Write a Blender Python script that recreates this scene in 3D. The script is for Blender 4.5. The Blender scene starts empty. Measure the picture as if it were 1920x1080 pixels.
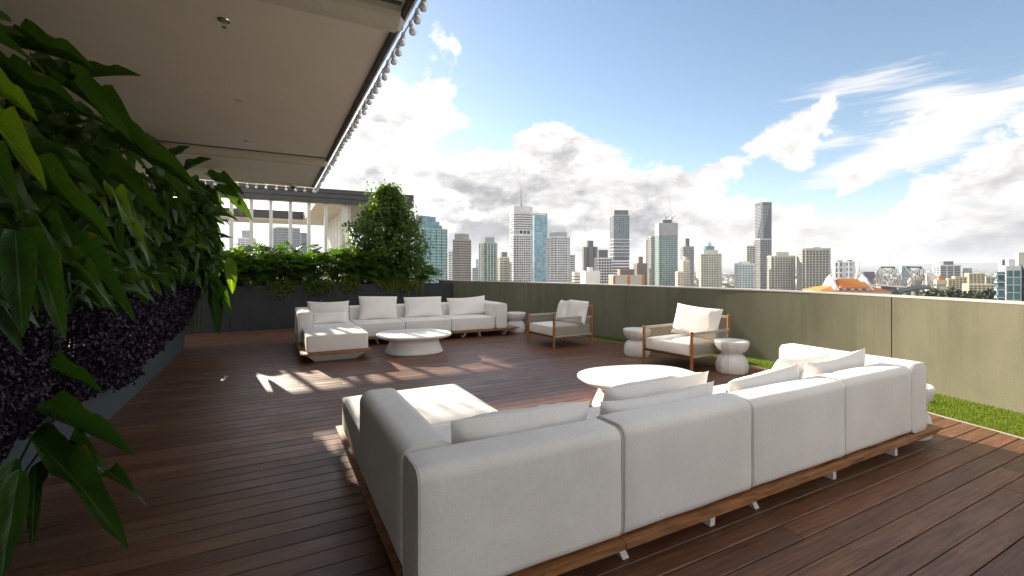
import bpy, bmesh, math, random
from mathutils import Vector, Matrix, noise
R = math.radians
random.seed(7)
S = bpy.context.scene
COL = S.collection

# ------------------------------------------------------------------ camera
F, CX, HY, EYE, YAW = 862., 960., 503., 1.5, 27.72
cd = bpy.data.cameras.new('camera'); cam = bpy.data.objects.new('camera', cd); COL.objects.link(cam)
cam.location = (0, 0, EYE); cam.rotation_euler = (R(90), 0, R(-YAW))
cd.sensor_width = 36; cd.lens = F / 1920 * 36; cd.shift_y = -(540 - HY) / 1920
cd.clip_start = .05; cd.clip_end = 60000
S.camera = cam

# ------------------------------------------------------------------ light
SUN_AZ, SUN_EL = -11.5, 19.2          # degrees from +Y towards +X, elevation
sv = Vector((math.sin(R(SUN_AZ)) * math.cos(R(SUN_EL)), math.cos(R(SUN_AZ)) * math.cos(R(SUN_EL)), math.sin(R(SUN_EL))))
sd = bpy.data.lights.new('sun', 'SUN'); sun = bpy.data.objects.new('sun', sd); COL.objects.link(sun)
sd.energy = 5.0; sd.angle = R(.55); sd.color = (1, .86, .68)
sun.rotation_euler = sv.to_track_quat('Z', 'Y').to_euler()
S.view_settings.view_transform = 'Standard'; S.view_settings.look = 'None'
S.view_settings.exposure = 1.62; S.view_settings.gamma = 1; S.view_settings.use_curve_mapping = False

class NT:
    def __init__(s, tree): s.t = tree; s.n = tree.nodes; s.l = tree.links
    def new(s, typ, **kw):
        n = s.n.new(typ)
        for k, v in kw.items(): setattr(n, k, v)
        return n
    def put(s, sock, v):
        if isinstance(v, bpy.types.NodeSocket): s.l.new(v, sock)
        elif v is not None:
            try: sock.default_value = v
            except Exception: sock.default_value = tuple(v) + (1,)
    def m(s, op, a, b=None, c=None, clamp=False):
        n = s.new('ShaderNodeMath', operation=op, use_clamp=clamp)
        for i, v in enumerate((a, b, c)): s.put(n.inputs[i], v)
        return n.outputs[0]
    def mix(s, f, a, b, mode='MIX'):
        n = s.new('ShaderNodeMix', data_type='RGBA', blend_type=mode)
        s.put(n.inputs[0], f); s.put(n.inputs[6], a); s.put(n.inputs[7], b)
        return n.outputs[2]
    def ss(s, v, lo, hi, a=0., b=1.):
        n = s.new('ShaderNodeMapRange', interpolation_type='SMOOTHSTEP')
        for i, x in enumerate((v, lo, hi, a, b)): s.put(n.inputs[i], x)
        return n.outputs[0]
    def noise(s, vec, scale, det=4, rough=.55, dist=0.):
        n = s.new('ShaderNodeTexNoise')
        if vec is not None: s.put(n.inputs['Vector'], vec)
        n.inputs['Scale'].default_value = scale; n.inputs['Detail'].default_value = det
        n.inputs['Roughness'].default_value = rough; n.inputs['Distortion'].default_value = dist
        return n.outputs['Fac']
    def map(s, vec, loc=(0, 0, 0), rot=(0, 0, 0), sc=(1, 1, 1)):
        n = s.new('ShaderNodeMapping'); s.put(n.inputs[0], vec)
        n.inputs[1].default_value = loc; n.inputs[2].default_value = rot; n.inputs[3].default_value = sc
        return n.outputs[0]
    def comb(s, x, y, z):
        n = s.new('ShaderNodeCombineXYZ')
        for i, v in enumerate((x, y, z)): s.put(n.inputs[i], v)
        return n.outputs[0]

def px_dir(px, py):
    t = (px - CX) / F
    return YAW + math.degrees(math.atan(t)), math.degrees(math.atan((HY - py) / F * math.cos(math.atan(t))))

W = bpy.data.worlds.new('World'); S.world = W; W.use_nodes = True
def build_sky():
    W.node_tree.nodes.clear(); t = NT(W.node_tree)
    SK = .15
    sky = t.new('ShaderNodeTexSky', sky_type='NISHITA', sun_disc=False)
    sky.sun_elevation = R(SUN_EL); sky.sun_rotation = R(SUN_AZ); sky.altitude = 100
    sky.air_density = 1.0; sky.dust_density = .35; sky.ozone_density = 2.0
    d = t.new('ShaderNodeTexCoord').outputs['Generated']
    sp = t.new('ShaderNodeSeparateXYZ'); t.l.new(d, sp.inputs[0]); x, y, z = sp.outputs
    AZ = t.m('MULTIPLY', t.m('ARCTAN2', x, y), 57.29578)
    EL = t.m('MULTIPLY', t.m('ARCSINE', z), 57.29578)
    def blob(px, py, rx, ry, ang=0, amp=1.):
        az, el = px_dir(px, py)
        sx, sy = rx / F * 57.3 * .82, ry / F * 57.3 * .85
        u = t.m('SUBTRACT', AZ, az); v = t.m('SUBTRACT', EL, el)
        c, s_ = math.cos(R(ang)), math.sin(R(ang))
        a = t.m('DIVIDE', t.m('ADD', t.m('MULTIPLY', u, c), t.m('MULTIPLY', v, s_)), sx)
        b = t.m('DIVIDE', t.m('SUBTRACT', t.m('MULTIPLY', v, c), t.m('MULTIPLY', u, s_)), sy)
        q = t.m('ADD', t.m('MULTIPLY', a, a), t.m('MULTIPLY', b, b))
        return t.m('MULTIPLY', t.m('EXPONENT', t.m('MULTIPLY', q, -1.)), amp)
    def total(lst):
        o = lst[0]
        for b in lst[1:]: o = t.m('ADD', o, b)
        return o
    # cumulus: billowing noise in direction space, flattened towards the horizon
    dv = t.map(d, sc=(1, 1, 1.7))
    n1 = t.noise(dv, 6.4, 11, .61, .30)
    n1b = t.noise(t.map(dv, loc=(-.010, .024, .045)), 6.4, 7, .61, .30)
    n2 = t.noise(dv, 2.0, 3, .5)
    cov = total([blob(690, 240, 150, 150, 0, .34), blob(960, 380, 330, 120, 0, .30), blob(1060, 280, 150, 75, 0, .22),
                 blob(830, 180, 110, 60, 15, .20), blob(1300, 330, 130, 40, 22, .20), blob(1480, 235, 120, 42, 32, .34), blob(1500, 300, 60, 30, 50, .16),
                 blob(1600, 342, 38, 20, 20, .30), blob(1830, 342, 75, 26, 18, .30), blob(1725, 345, 30, 14, 20, .16), blob(1020, 140, 50, 25, 0, .10), blob(975, 205, 40, 22, 0, .16),
                 blob(860, 265, 45, 22, 20, -.22), blob(1180, 140, 420, 110, 0, -.24), blob(1600, 70, 500, 90, 0, -.24),
                 blob(1150, 420, 500, 60, 0, .16)])
    lowband = t.m('MULTIPLY', t.ss(EL, 7.2, 3.2), .27)
    dc = t.new('ShaderNodeVectorMath', operation='DOT_PRODUCT'); t.l.new(d, dc.inputs[0]); dc.inputs[1].default_value = (.456, .872, .17)
    far = t.ss(dc.outputs['Value'], .80, .45, .0, .22)                       # broken cloud goes on all round, cover added out of view for more light
    base = t.m('ADD', t.m('MULTIPLY', t.m('SUBTRACT', n2, .5), .5), -.045)
    c = t.m('ADD', t.m('ADD', t.m('ADD', n1, cov), t.m('ADD', lowband, far)), base)
    dens = t.ss(c, .56, .655)
    thick = t.ss(c, .62, .98)
    lit = t.ss(t.m('SUBTRACT', n1, n1b), -.10, .12)
    # cirrus streaks
    ce = t.comb(t.m('MULTIPLY', AZ, .11), t.m('MULTIPLY', EL, .11), 0)
    st = t.noise(t.map(ce, rot=(0, 0, R(-17)), sc=(.8, 8.5, 1)), 1.7, 9, .64, .7)
    cir = total([blob(1590, 160, 130, 20, 3, .42), blob(1790, 235, 230, 30, 21, .50), blob(1690, 300, 120, 26, 6, .36),
                 blob(1690, 205, 110, 40, 10, .28), blob(1770, 185, 60, 22, -18, .28), blob(1900, 268, 40, 7, 5, .4), blob(1560, 268, 40, 14, 10, .3)])
    cd_ = t.m('MULTIPLY', t.ss(t.m('ADD', t.m('MULTIPLY', st, .75), cir), .54, .90), .92)
    # colours, real radiance relative to the sky
    bright = (.43, .416, .402, 1); grey = (.16, .16, .167, 1)
    sg = t.m('MULTIPLY', t.m('SUBTRACT', 1, lit), t.m('ADD', .25, t.m('MULTIPLY', thick, .75)), clamp=True)
    n3 = t.noise(t.map(d, sc=(1, 1, 3.2)), 3.4, 5, .55)
    sg = t.m('MULTIPLY_ADD', t.m('MULTIPLY', t.ss(n3, .42, .62), t.ss(c, .60, .85)), .62, t.m('MULTIPLY', sg, .85), clamp=True)
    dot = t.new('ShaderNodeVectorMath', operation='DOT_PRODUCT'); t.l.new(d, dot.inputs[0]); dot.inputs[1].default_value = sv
    sg = t.m('MULTIPLY', sg, t.ss(dot.outputs['Value'], -.7, .4, .35, 1.))      # unseen clouds opposite the sun made less grey, to brighten shaded surfaces
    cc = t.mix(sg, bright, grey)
    fb = t.m('MULTIPLY_ADD', t.ss(t.noise(dv, 13., 7, .62, .4), .32, .68),   .42, .69)
    cc = t.mix(1., cc, t.comb(fb, fb, fb), 'MULTIPLY')
    # glow of the cloud towards the sun
    glow = t.m('MULTIPLY_ADD', t.ss(dot.outputs['Value'], .6, 1.), .25, 1.)
    k = t.m('MULTIPLY', glow, 1 / SK)
    cc = t.mix(1., cc, t.comb(k, k, k), 'MULTIPLY')
    skyc = t.mix(1., sky.outputs[0], (.52, .485, .45, 1), 'MULTIPLY')
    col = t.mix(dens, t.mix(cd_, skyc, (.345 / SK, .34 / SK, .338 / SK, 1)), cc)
    # pale air along the horizon
    hz = t.m('MULTIPLY', t.ss(EL, 4.5, -.5), .55)
    col = t.mix(hz, col, (.25 / SK, .254 / SK, .258 / SK, 1))
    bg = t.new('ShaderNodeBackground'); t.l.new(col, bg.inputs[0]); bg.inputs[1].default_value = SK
    out = t.new('ShaderNodeOutputWorld'); t.l.new(bg.outputs[0], out.inputs[0])
build_sky()

# ------------------------------------------------------------------ helpers
ca, sa = math.cos(R(YAW)), math.sin(R(YAW))
def at(px, py, z=0.):                      # point of the photograph on the level z
    D = F * (EYE - z) / (py - HY); l = (px - CX) / F * D
    return Vector((sa * D + ca * l, ca * D - sa * l, z))
def atD(px, py, D):
    l = (px - CX) / F * D
    return Vector((sa * D + ca * l, ca * D - sa * l, EYE - (py - HY) * D / F))
def proj(p):
    D = sa * p[0] + ca * p[1]; l = ca * p[0] - sa * p[1]
    return CX + F * l / D, HY + F * (EYE - p[2]) / D

def tag(o, label=None, cat=None, group=None, kind=None):
    if label: o['label'] = label
    if cat: o['category'] = cat
    if group: o['group'] = group
    if kind: o['kind'] = kind
    return o
def thing(name, label, cat, loc=(0, 0, 0), rz=0, group=None):
    o = bpy.data.objects.new(name, None); COL.objects.link(o); o.empty_display_size = .1
    o.location = loc; o.rotation_euler = (0, 0, rz)
    return tag(o, label, cat, group)
def link(name, me, parent=None, loc=None, kind=None):
    o = bpy.data.objects.new(name, me); COL.objects.link(o)
    if parent: o.parent = parent
    if loc is not None: o.location = loc
    if kind: o['kind'] = kind
    return o
def copy_tree(o, parent=None):
    c = o.copy(); COL.objects.link(c); c.parent = parent
    for ch in o.children: copy_tree(ch, c)
    return c

class MB:
    def __init__(s): s.v = []; s.f = []; s.uv = None
    def add(s, vs, fs):
        b = len(s.v); s.v += [tuple(v) for v in vs]; s.f += [tuple(i + b for i in f) for f in fs]; return s
    def box(s, x0, x1, y0, y1, z0, z1):
        return s.add([(x0, y0, z0), (x1, y0, z0), (x1, y1, z0), (x0, y1, z0), (x0, y0, z1), (x1, y0, z1), (x1, y1, z1), (x0, y1, z1)],
                     [(0, 3, 2, 1), (4, 5, 6, 7), (0, 1, 5, 4), (1, 2, 6, 5), (2, 3, 7, 6), (3, 0, 4, 7)])
    def prism(s, pts, z0, z1, top=None):
        n = len(pts); top = top or pts
        vs = [(p[0], p[1], z0) for p in pts] + [(p[0], p[1], z1) for p in top]
        return s.add(vs, [tuple(range(n - 1, -1, -1)), tuple(range(n, 2 * n))] + [(i, (i + 1) % n, n + (i + 1) % n, n + i) for i in range(n)])
    def tube(s, pts, r, n=8, cap=True):
        pts = [Vector(p) for p in pts]; rs = r if isinstance(r, (list, tuple)) else [r] * len(pts)
        rings = []; up = None
        for i, p in enumerate(pts):
            d = (pts[min(i + 1, len(pts) - 1)] - pts[max(i - 1, 0)]).normalized()
            if up is None: up = Vector((0, 0, 1)) if abs(d.z) < .9 else Vector((1, 0, 0))
            a = d.cross(up)
            a = a.normalized() if a.length > 1e-6 else d.orthogonal().normalized()
            up = a.cross(d).normalized()
            rings.append([p + (a * math.cos(k * 2 * math.pi / n) + up * math.sin(k * 2 * math.pi / n)) * rs[i] for k in range(n)])
        vs = [v for q in rings for v in q]; fs = []
        for i in range(len(pts) - 1):
            for k in range(n): fs.append((i * n + k, i * n + (k + 1) % n, (i + 1) * n + (k + 1) % n, (i + 1) * n + k))
        if cap: fs += [tuple(range(n - 1, -1, -1)), tuple((len(pts) - 1) * n + k for k in range(n))]
        return s.add(vs, fs)
    def bar(s, a, b, w, h=None):
        return s.tube([a, b], w * .7071, 4)
    def mesh(s, name, mat, smooth=False):
        me = bpy.data.meshes.new(name); me.from_pydata(s.v, [], s.f)
        if mat: me.materials.append(mat)
        if s.uv:
            l = me.uv_layers.new(name='UVMap'); idx = [0] * len(me.loops); me.loops.foreach_get('vertex_index', idx)
            flat = []
            for i in idx: flat += s.uv[i]
            l.data.foreach_set('uv', flat)
        if smooth: me.polygons.foreach_set('use_smooth', [True] * len(me.polygons))
        me.update(); return me
    def build(s, name, mat, parent=None, loc=None, smooth=False, kind=None, label=None):
        o = link(name, s.mesh(name, mat, smooth), parent, loc, kind)
        if label: o['label'] = label
        return o
def fixnormals(me):
    bm = bmesh.new(); bm.from_mesh(me); bmesh.ops.recalc_face_normals(bm, faces=bm.faces); bm.to_mesh(me); bm.free()

def spline(pts, n=12):
    P = [Vector(p) for p in pts]; out = []
    for i in range(len(P) - 1):
        p0, p1, p2, p3 = P[max(i - 1, 0)], P[i], P[i + 1], P[min(i + 2, len(P) - 1)]
        for k in range(n):
            u = k / n
            out.append(.5 * ((2 * p1) + (p2 - p0) * u + (2 * p0 - 5 * p1 + 4 * p2 - p3) * u * u + (3 * p1 - p0 - 3 * p2 + p3) * u ** 3))
    return out + [P[-1]]

# ------------------------------------------------------------------ materials
MATS = {}
def mat(name, col, rough=.6, var=.12, scale=6., bump=0., bscale=120., metal=0., stretch=(1, 1, 1), spec=.5, rnd=0., coat=0., det=5, dark=None, streak=0.):
    m = bpy.data.materials.new(name); m.use_nodes = True; t = NT(m.node_tree)
    b = t.n['Principled BSDF']
    co = t.new('ShaderNodeTexCoord').outputs['Object']
    mp = t.map(co, sc=stretch)
    n = t.noise(mp, scale, det, .6)
    lo = tuple(c * (1 - var) for c in col); hi = tuple(min(1, c * (1 + var)) for c in col)
    c = t.mix(t.ss(n, .3, .7), lo, hi)
    if dark is not None:
        c = t.mix(t.m('MULTIPLY', t.ss(t.noise(mp, scale * .35, 6, .65), .5, .75), .7), c, dark)
    if rnd:
        oi = t.new('ShaderNodeObjectInfo')
        k = t.m('MULTIPLY_ADD', oi.outputs['Random'], 2 * rnd, 1 - rnd)
        c = t.mix(1., c, t.comb(k, k, k), 'MULTIPLY')
    if streak:
        sx = t.noise(t.map(co, sc=(2.2, 2.2, .16)), 2.6, 6, .65); zz = t.new('ShaderNodeSeparateXYZ'); t.l.new(co, zz.inputs[0])
        c = t.mix(t.m('MULTIPLY', t.m('MULTIPLY', t.ss(sx, .46, .70), t.ss(zz.outputs[2], .0, 1.1, .35, 1.)), streak), c, tuple(q * .55 for q in col))
    t.l.new(c, b.inputs['Base Color'])
    t.put(b.inputs['Roughness'], t.ss(t.noise(mp, scale * 2.3, 3), .2, .8, max(.02, rough - .08), min(1, rough + .08)))
    b.inputs['Metallic'].default_value = metal; b.inputs['Specular IOR Level'].default_value = spec
    if coat: b.inputs['Coat Weight'].default_value = coat; b.inputs['Coat Roughness'].default_value = .25
    if bump:
        bp = t.new('ShaderNodeBump'); bp.inputs['Strength'].default_value = bump; bp.inputs['Distance'].default_value = .004
        t.l.new(t.noise(mp, bscale, 4, .6), bp.inputs['Height']); t.l.new(bp.outputs[0], b.inputs['Normal'])
    MATS[name] = m; return m
def fabric(name, col):
    m = mat(name, col, .85, .035, 3., .6, 420., spec=.2); t = NT(m.node_tree); b = t.n['Principled BSDF']
    src = b.inputs['Base Color'].links[0].from_socket; co = t.new('ShaderNodeTexCoord').outputs['Object']
    h = t.m('ADD', t.noise(t.map(co, sc=(1, 1, 6)), 55., 3, .7), t.noise(t.map(co, sc=(6, 6, 1)), 55., 3, .7))
    k = t.m('MULTIPLY_ADD', t.ss(h, .75, 1.25), .13, .91); k2 = t.m('MULTIPLY_ADD', t.ss(t.noise(co, 1.1, 5, .65), .35, .65), .06, .95); k = t.m('MULTIPLY', k, k2)
    t.l.new(t.mix(1., src, t.comb(k, k, t.m('MULTIPLY', k, .995)), 'MULTIPLY'), b.inputs['Base Color']); b.inputs['Sheen Weight'].default_value = .15
    return m
def leaf_mat(name, col, col2, trans=.35, rough=.35, veins=True, lime=None, brown=True, spec=.45):
    m = bpy.data.materials.new(name); m.use_nodes = True; t = NT(m.node_tree); b = t.n['Principled BSDF']
    oi = t.new('ShaderNodeObjectInfo').outputs['Random']
    co = t.new('ShaderNodeTexCoord')
    n = t.noise(co.outputs['Object'], 9., 4)
    c = t.mix(t.m('MULTIPLY_ADD', oi, .7, t.m('MULTIPLY', n, .4), clamp=True), col, col2)
    if lime: c = t.mix(t.ss(oi, .955, .985), c, lime)
    if veins:
        uv = t.new('ShaderNodeSeparateXYZ'); t.l.new(co.outputs['UV'], uv.inputs[0])
        u = t.m('ABSOLUTE', t.m('SUBTRACT', uv.outputs[0], .5))
        rib = t.ss(u, .035, .012)
        w = t.m('SINE', t.m('MULTIPLY', t.m('SUBTRACT', uv.outputs[1], t.m('MULTIPLY', u, .35)), 150.))
        c = t.mix(t.m('MULTIPLY', t.ss(w, .2, 1.), .22), c, tuple(x * .5 for x in col))
        c = t.mix(t.m('MULTIPLY', rib, .55), c, tuple(min(1, x * 2.2 + .03) for x in col2))
        if brown:
            e = t.m('MULTIPLY', t.ss(u, .42, .5), t.ss(t.noise(co.outputs['UV'], 5., 3), .52, .62))
            c = t.mix(t.m('MULTIPLY', e, .8), c, (.22, .10, .02))
        bp = t.new('ShaderNodeBump'); bp.inputs['Strength'].default_value = .25; bp.inputs['Distance'].default_value = .003
        t.l.new(w, bp.inputs['Height']); t.l.new(bp.outputs[0], b.inputs['Normal'])
    t.l.new(c, b.inputs['Base Color']); b.inputs['Roughness'].default_value = rough
    b.inputs['Specular IOR Level'].default_value = spec
    tr = t.new('ShaderNodeBsdfTranslucent'); t.l.new(t.mix(1., c, (2.2, 2.3, .6, 1), 'MULTIPLY'), tr.inputs[0])
    mx = t.new('ShaderNodeMixShader'); mx.inputs[0].default_value = trans
    t.l.new(b.outputs[0], mx.inputs[1]); t.l.new(tr.outputs[0], mx.inputs[2])
    t.l.new(mx.outputs[0], t.n['Material Output'].inputs[0])
    return m
def wood_deck():
    m = bpy.data.materials.new('deck_hardwood'); m.use_nodes = True; t = NT(m.node_tree); b = t.n['Principled BSDF']
    co = t.new('ShaderNodeTexCoord').outputs['Object']; oi = t.new('ShaderNodeObjectInfo').outputs['Random']
    off = t.comb(t.m('MULTIPLY', oi, 37.), t.m('MULTIPLY', oi, 91.), 0)
    va = t.new('ShaderNodeVectorMath', operation='ADD'); t.l.new(co, va.inputs[0]); t.l.new(off, va.inputs[1]); v = va.outputs[0]
    g = t.noise(t.map(v, sc=(1.2, 26, 8)), 2.2, 7, .62, .5)
    fine = t.noise(t.map(v, sc=(5, 160, 30)), 3., 4, .6)
    blot = t.noise(v, 2.3, 5, .6)
    c = t.mix(t.ss(g, .3, .72), (.085, .036, .0185), (.215, .097, .049))
    c = t.mix(t.m('MULTIPLY', t.ss(fine, .45, .75), .35), c, (.026, .012, .007))
    c = t.mix(t.m('MULTIPLY', t.ss(blot, .48, .70), .42), c, (.125, .070, .042))
    k = t.m('MULTIPLY_ADD', oi, .5, .74); k2 = t.m('MULTIPLY_ADD', t.m('FRACT', t.m('MULTIPLY', oi, 7.3)), .25, .88)
    c = t.mix(1., c, t.comb(k, t.m('MULTIPLY', k, k2), t.m('MULTIPLY', k, k2)), 'MULTIPLY')
    t.l.new(c, b.inputs['Base Color'])
    t.put(b.inputs['Roughness'], t.m('ADD', t.ss(blot, .3, .7, .31, .45), t.m('MULTIPLY', fine, .1)))
    b.inputs['Specular IOR Level'].default_value = .55
    bp = t.new('ShaderNodeBump'); bp.inputs['Strength'].default_value = .35; bp.inputs['Distance'].default_value = .002
    t.l.new(t.m('ADD', fine, t.m('MULTIPLY', g, .7)), bp.inputs['Height']); t.l.new(bp.outputs[0], b.inputs['Normal'])
    return m

M = dict(
    deck=wood_deck(),
    under=mat('deck_shadow_gap', (.012, .010, .009), .9),
    fabric=fabric('white_outdoor_fabric', (.83, .80, .76)),
    pillow=fabric('white_pillow_fabric', (.84, .81, .77)),
    piping=mat('fabric_piping', (.74, .715, .675), .85, .05),
    teak=mat('weathered_teak', (.27, .115, .038), .5, .5, 3., .5, 60., stretch=(1.5, 14, 14), dark=(.36, .22, .12)),
    teakpost=mat('oiled_teak', (.30, .115, .028), .45, .35, 5., .3, 60., stretch=(14, 14, 1.5)),
    darkteak=mat('dark_teak_rail', (.10, .036, .014), .5, .35, 4., stretch=(6, 6, 6)),
    wmetal=mat('white_powder_coat', (.74, .73, .71), .4, .03),
    cord=mat('beige_cord', (.36, .325, .265), .8, .15, 40., .4, 300.),
    ceramic=mat('white_glazed_concrete', (.74, .735, .72), .42, .05, 5., .12, 60.),
    tabletop=mat('white_cast_table', (.76, .745, .72), .45, .03, 4., .08, 90.),
    wall=mat('olive_render', (.172, .170, .118), .88, .10, 1.6, .55, 130., stretch=(1, 1, .5), spec=.2, streak=.38),
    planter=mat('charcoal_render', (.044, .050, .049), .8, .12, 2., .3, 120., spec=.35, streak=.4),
    lplanter=mat('blue_grey_planter', (.060, .078, .084), .6, .12, 3., .25, 90.),
    coping=mat('pale_coping', (.50, .49, .46), .6, .1),
    edging=mat('steel_edging', (.38, .36, .33), .5, .12),
    soil=mat('dark_soil', (.02, .014, .010), .95, .4, 14.),
    soffit=mat('cream_soffit', (.82, .765, .675), .75, .02, 1.2, .12, 260.),
    soffit2=mat('cream_tube', (.62, .58, .48), .5, .04),
    black=mat('black_trim', (.012, .012, .012), .5),
    chrome=mat('chrome', (.6, .6, .58), .2, .03, metal=1.),
    fascia=mat('charcoal_cladding', (.085, .085, .082), .55, .08, 2.),
    pwhite=mat('white_painted_steel', (.80, .79, .75), .5, .03),
    pceil=mat('cream_ceiling', (.62, .56, .46), .8, .04, 1.),
    bark=mat('brown_bark', (.07, .045, .03), .9, .4, 20., .6, 60.),
    stem=mat('green_cane', (.05, .085, .02), .55, .3, 10.),
    concrete=mat('roof_concrete', (.22, .21, .20), .9, .15, 2.),
)
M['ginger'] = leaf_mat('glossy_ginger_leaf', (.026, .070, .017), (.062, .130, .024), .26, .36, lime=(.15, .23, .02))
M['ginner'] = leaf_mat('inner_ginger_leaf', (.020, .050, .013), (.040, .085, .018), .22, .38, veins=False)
M['philo'] = leaf_mat('lobed_leaf', (.030, .075, .012), (.070, .135, .016), .38, .34, veins=False)
M['treeleaf'] = leaf_mat('small_tree_leaf', (.020, .052, .010), (.075, .125, .016), .36, .38, veins=False)
M['creeper'] = leaf_mat('creeper_leaf', (.075, .125, .018), (.16, .20, .03), .35, .45, veins=False)
M['purple'] = leaf_mat('purple_leaf', (.013, .007, .016), (.034, .016, .036), .05, .38, veins=False, spec=.28)
M['farleaf'] = mat('far_tree_leaves', (.035, .055, .020), .8, .5, .25, rnd=.25)
def glass_bulb():
    m = bpy.data.materials.new('clear_bulb_glass'); m.use_nodes = True; b = m.node_tree.nodes['Principled BSDF']
    b.inputs['Base Color'].default_value = (.92, .93, .93, 1); b.inputs['Transmission Weight'].default_value = .55
    b.inputs['Roughness'].default_value = .06; b.inputs['IOR'].default_value = 1.45
    return m
M['bulb'] = glass_bulb()
def grass_mat():
    m = bpy.data.materials.new('artificial_grass'); m.use_nodes = True; t = NT(m.node_tree); b = t.n['Principled BSDF']
    co = t.new('ShaderNodeTexCoord').outputs['Object']
    c = t.mix(t.ss(t.noise(co, 60., 3), .3, .7), (.085, .15, .012), (.19, .27, .018)); t.l.new(c, b.inputs['Base Color'])
    b.inputs['Roughness'].default_value = .5
    tr = t.new('ShaderNodeBsdfTranslucent'); t.l.new(t.mix(1., c, (1.6, 1.5, .8, 1), 'MULTIPLY'), tr.inputs[0])
    mx = t.new('ShaderNodeMixShader'); mx.inputs[0].default_value = .4
    t.l.new(b.outputs[0], mx.inputs[1]); t.l.new(tr.outputs[0], mx.inputs[2]); t.l.new(mx.outputs[0], t.n['Material Output'].inputs[0])
    return m
M['grass'] = grass_mat()

# ------------------------------------------------------------------ terrace: deck, lawn strip, wall
WALLC = [Vector((p[0], p[1], 0)) for p in [(4.45, 13.4), (5.05, 12.05), (5.72, 10.3), (6.35, 8.3), (6.85, 6.2), (7.12, 4.6), (7.16, 3.4), (6.97, 2.3), (6.66, 1.2), (6.2, -.1), (5.6, -1.4), (4.9, -2.6)]]
EDGEC = [Vector((p[0], p[1], 0)) for p in [(4.40, 13.2), (4.95, 12.0), (5.50, 10.4), (6.00, 8.3), (6.30, 6.8), (6.52, 5.2), (6.50, 4.0), (6.32, 3.0), (6.04, 2.16), (5.86, 1.45), (5.45, .3), (4.8, -.9), (3.8, -2.4)]]
wallp = spline(WALLC, 10); edgep = spline(EDGEC, 10)
def x_on(curve, y):
    for a, b in zip(curve, curve[1:]):
        if a.y >= y >= b.y: return a.x + (b.x - a.x) * (a.y - y) / (a.y - b.y + 1e-9)
    return curve[-1].x if y < curve[-1].y else curve[0].x

slab = MB().box(-4.5, 9, -4, 14.5, -.5, -.06).build('terrace_slab', M['under'], kind='structure')
deck = thing('timber_deck', None, None, (0, 0, 0)); deck['kind'] = 'structure'
PITCH, GAP, TH = .140, .006, .028
def plank(x0, x1f, x1b, y0, y1):
    # slightly eased long edges; the outer end follows the curved edge of the deck
    e = .004; prof = [(y0, -TH), (y0, -e), (y0 + e, 0), (y1 - e, 0), (y1, -e), (y1, -TH)]
    w = y1 - y0; cx = (x0 + max(x1f, x1b)) / 2
    vs = []
    for end in (0, 1):
        for (y, z) in prof:
            x = x0 if end == 0 else x1f + (x1b - x1f) * (y - y0) / w
            vs.append((x - cx, y - y0 - w / 2, z))
    n = 6
    fs = [tuple(range(n - 1, -1, -1)), tuple(range(n, 2 * n))] + [(i, i + 1, n + i + 1, n + i) for i in range(n - 1)]
    mb = MB().add(vs, [tuple(reversed(f)) for f in fs])
    o = mb.build('plank', M['deck'], deck, (cx, y0 + w / 2, random.uniform(-.0012, .0008)))
    o.rotation_euler = (random.uniform(-.002, .002), 0, 0)
rd = random.Random(3)
y = -1.15; row = 0
while y < 12.68:
    y0, y1 = y, min(y + PITCH - GAP, 12.695)
    xa = -1.42 if y < 10.4 else -4.2
    ea, eb = x_on(edgep, y0) - .012, x_on(edgep, y1) - .012
    if y < .6: xa = -1.0
    x = xa - rd.uniform(0, 3.4) * .0
    cuts = [xa]; c = xa + rd.choice([1.35, 2.25, 3.15, 4.05])
    while c < min(ea, eb) - .6: cuts.append(c); c += rd.choice([3.15, 3.6, 4.5, 4.95])
    for i, c0 in enumerate(cuts):
        if i + 1 < len(cuts): plank(c0 + .0015, cuts[i + 1] - .0015, cuts[i + 1] - .0015, y0, y1)
        else: plank(c0 + .0015, ea, eb, y0, y1)
    y += PITCH; row += 1

sc_ = MB()                              # screw heads over the joists
yy_ = -1.15
while yy_ < 3.4:
    k_ = 0
    while True:
        x_ = -.85 + .45 * k_; k_ += 1
        if x_ > x_on(edgep, yy_) - .06: break
        if rd.random() < .12: continue
        for dy_ in (.028, PITCH - GAP - .028):
            cx_, cy_, r_ = x_ + rd.gauss(0, .006), yy_ + dy_ + rd.gauss(0, .003), .0042
            sc_.add([(cx_ + r_ * math.cos(a * 1.047), cy_ + r_ * math.sin(a * 1.047), .0022) for a in range(6)], [tuple(range(6))])
    yy_ += PITCH
sc_.build('screw_head', M['black'], deck, kind='stuff')
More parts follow.
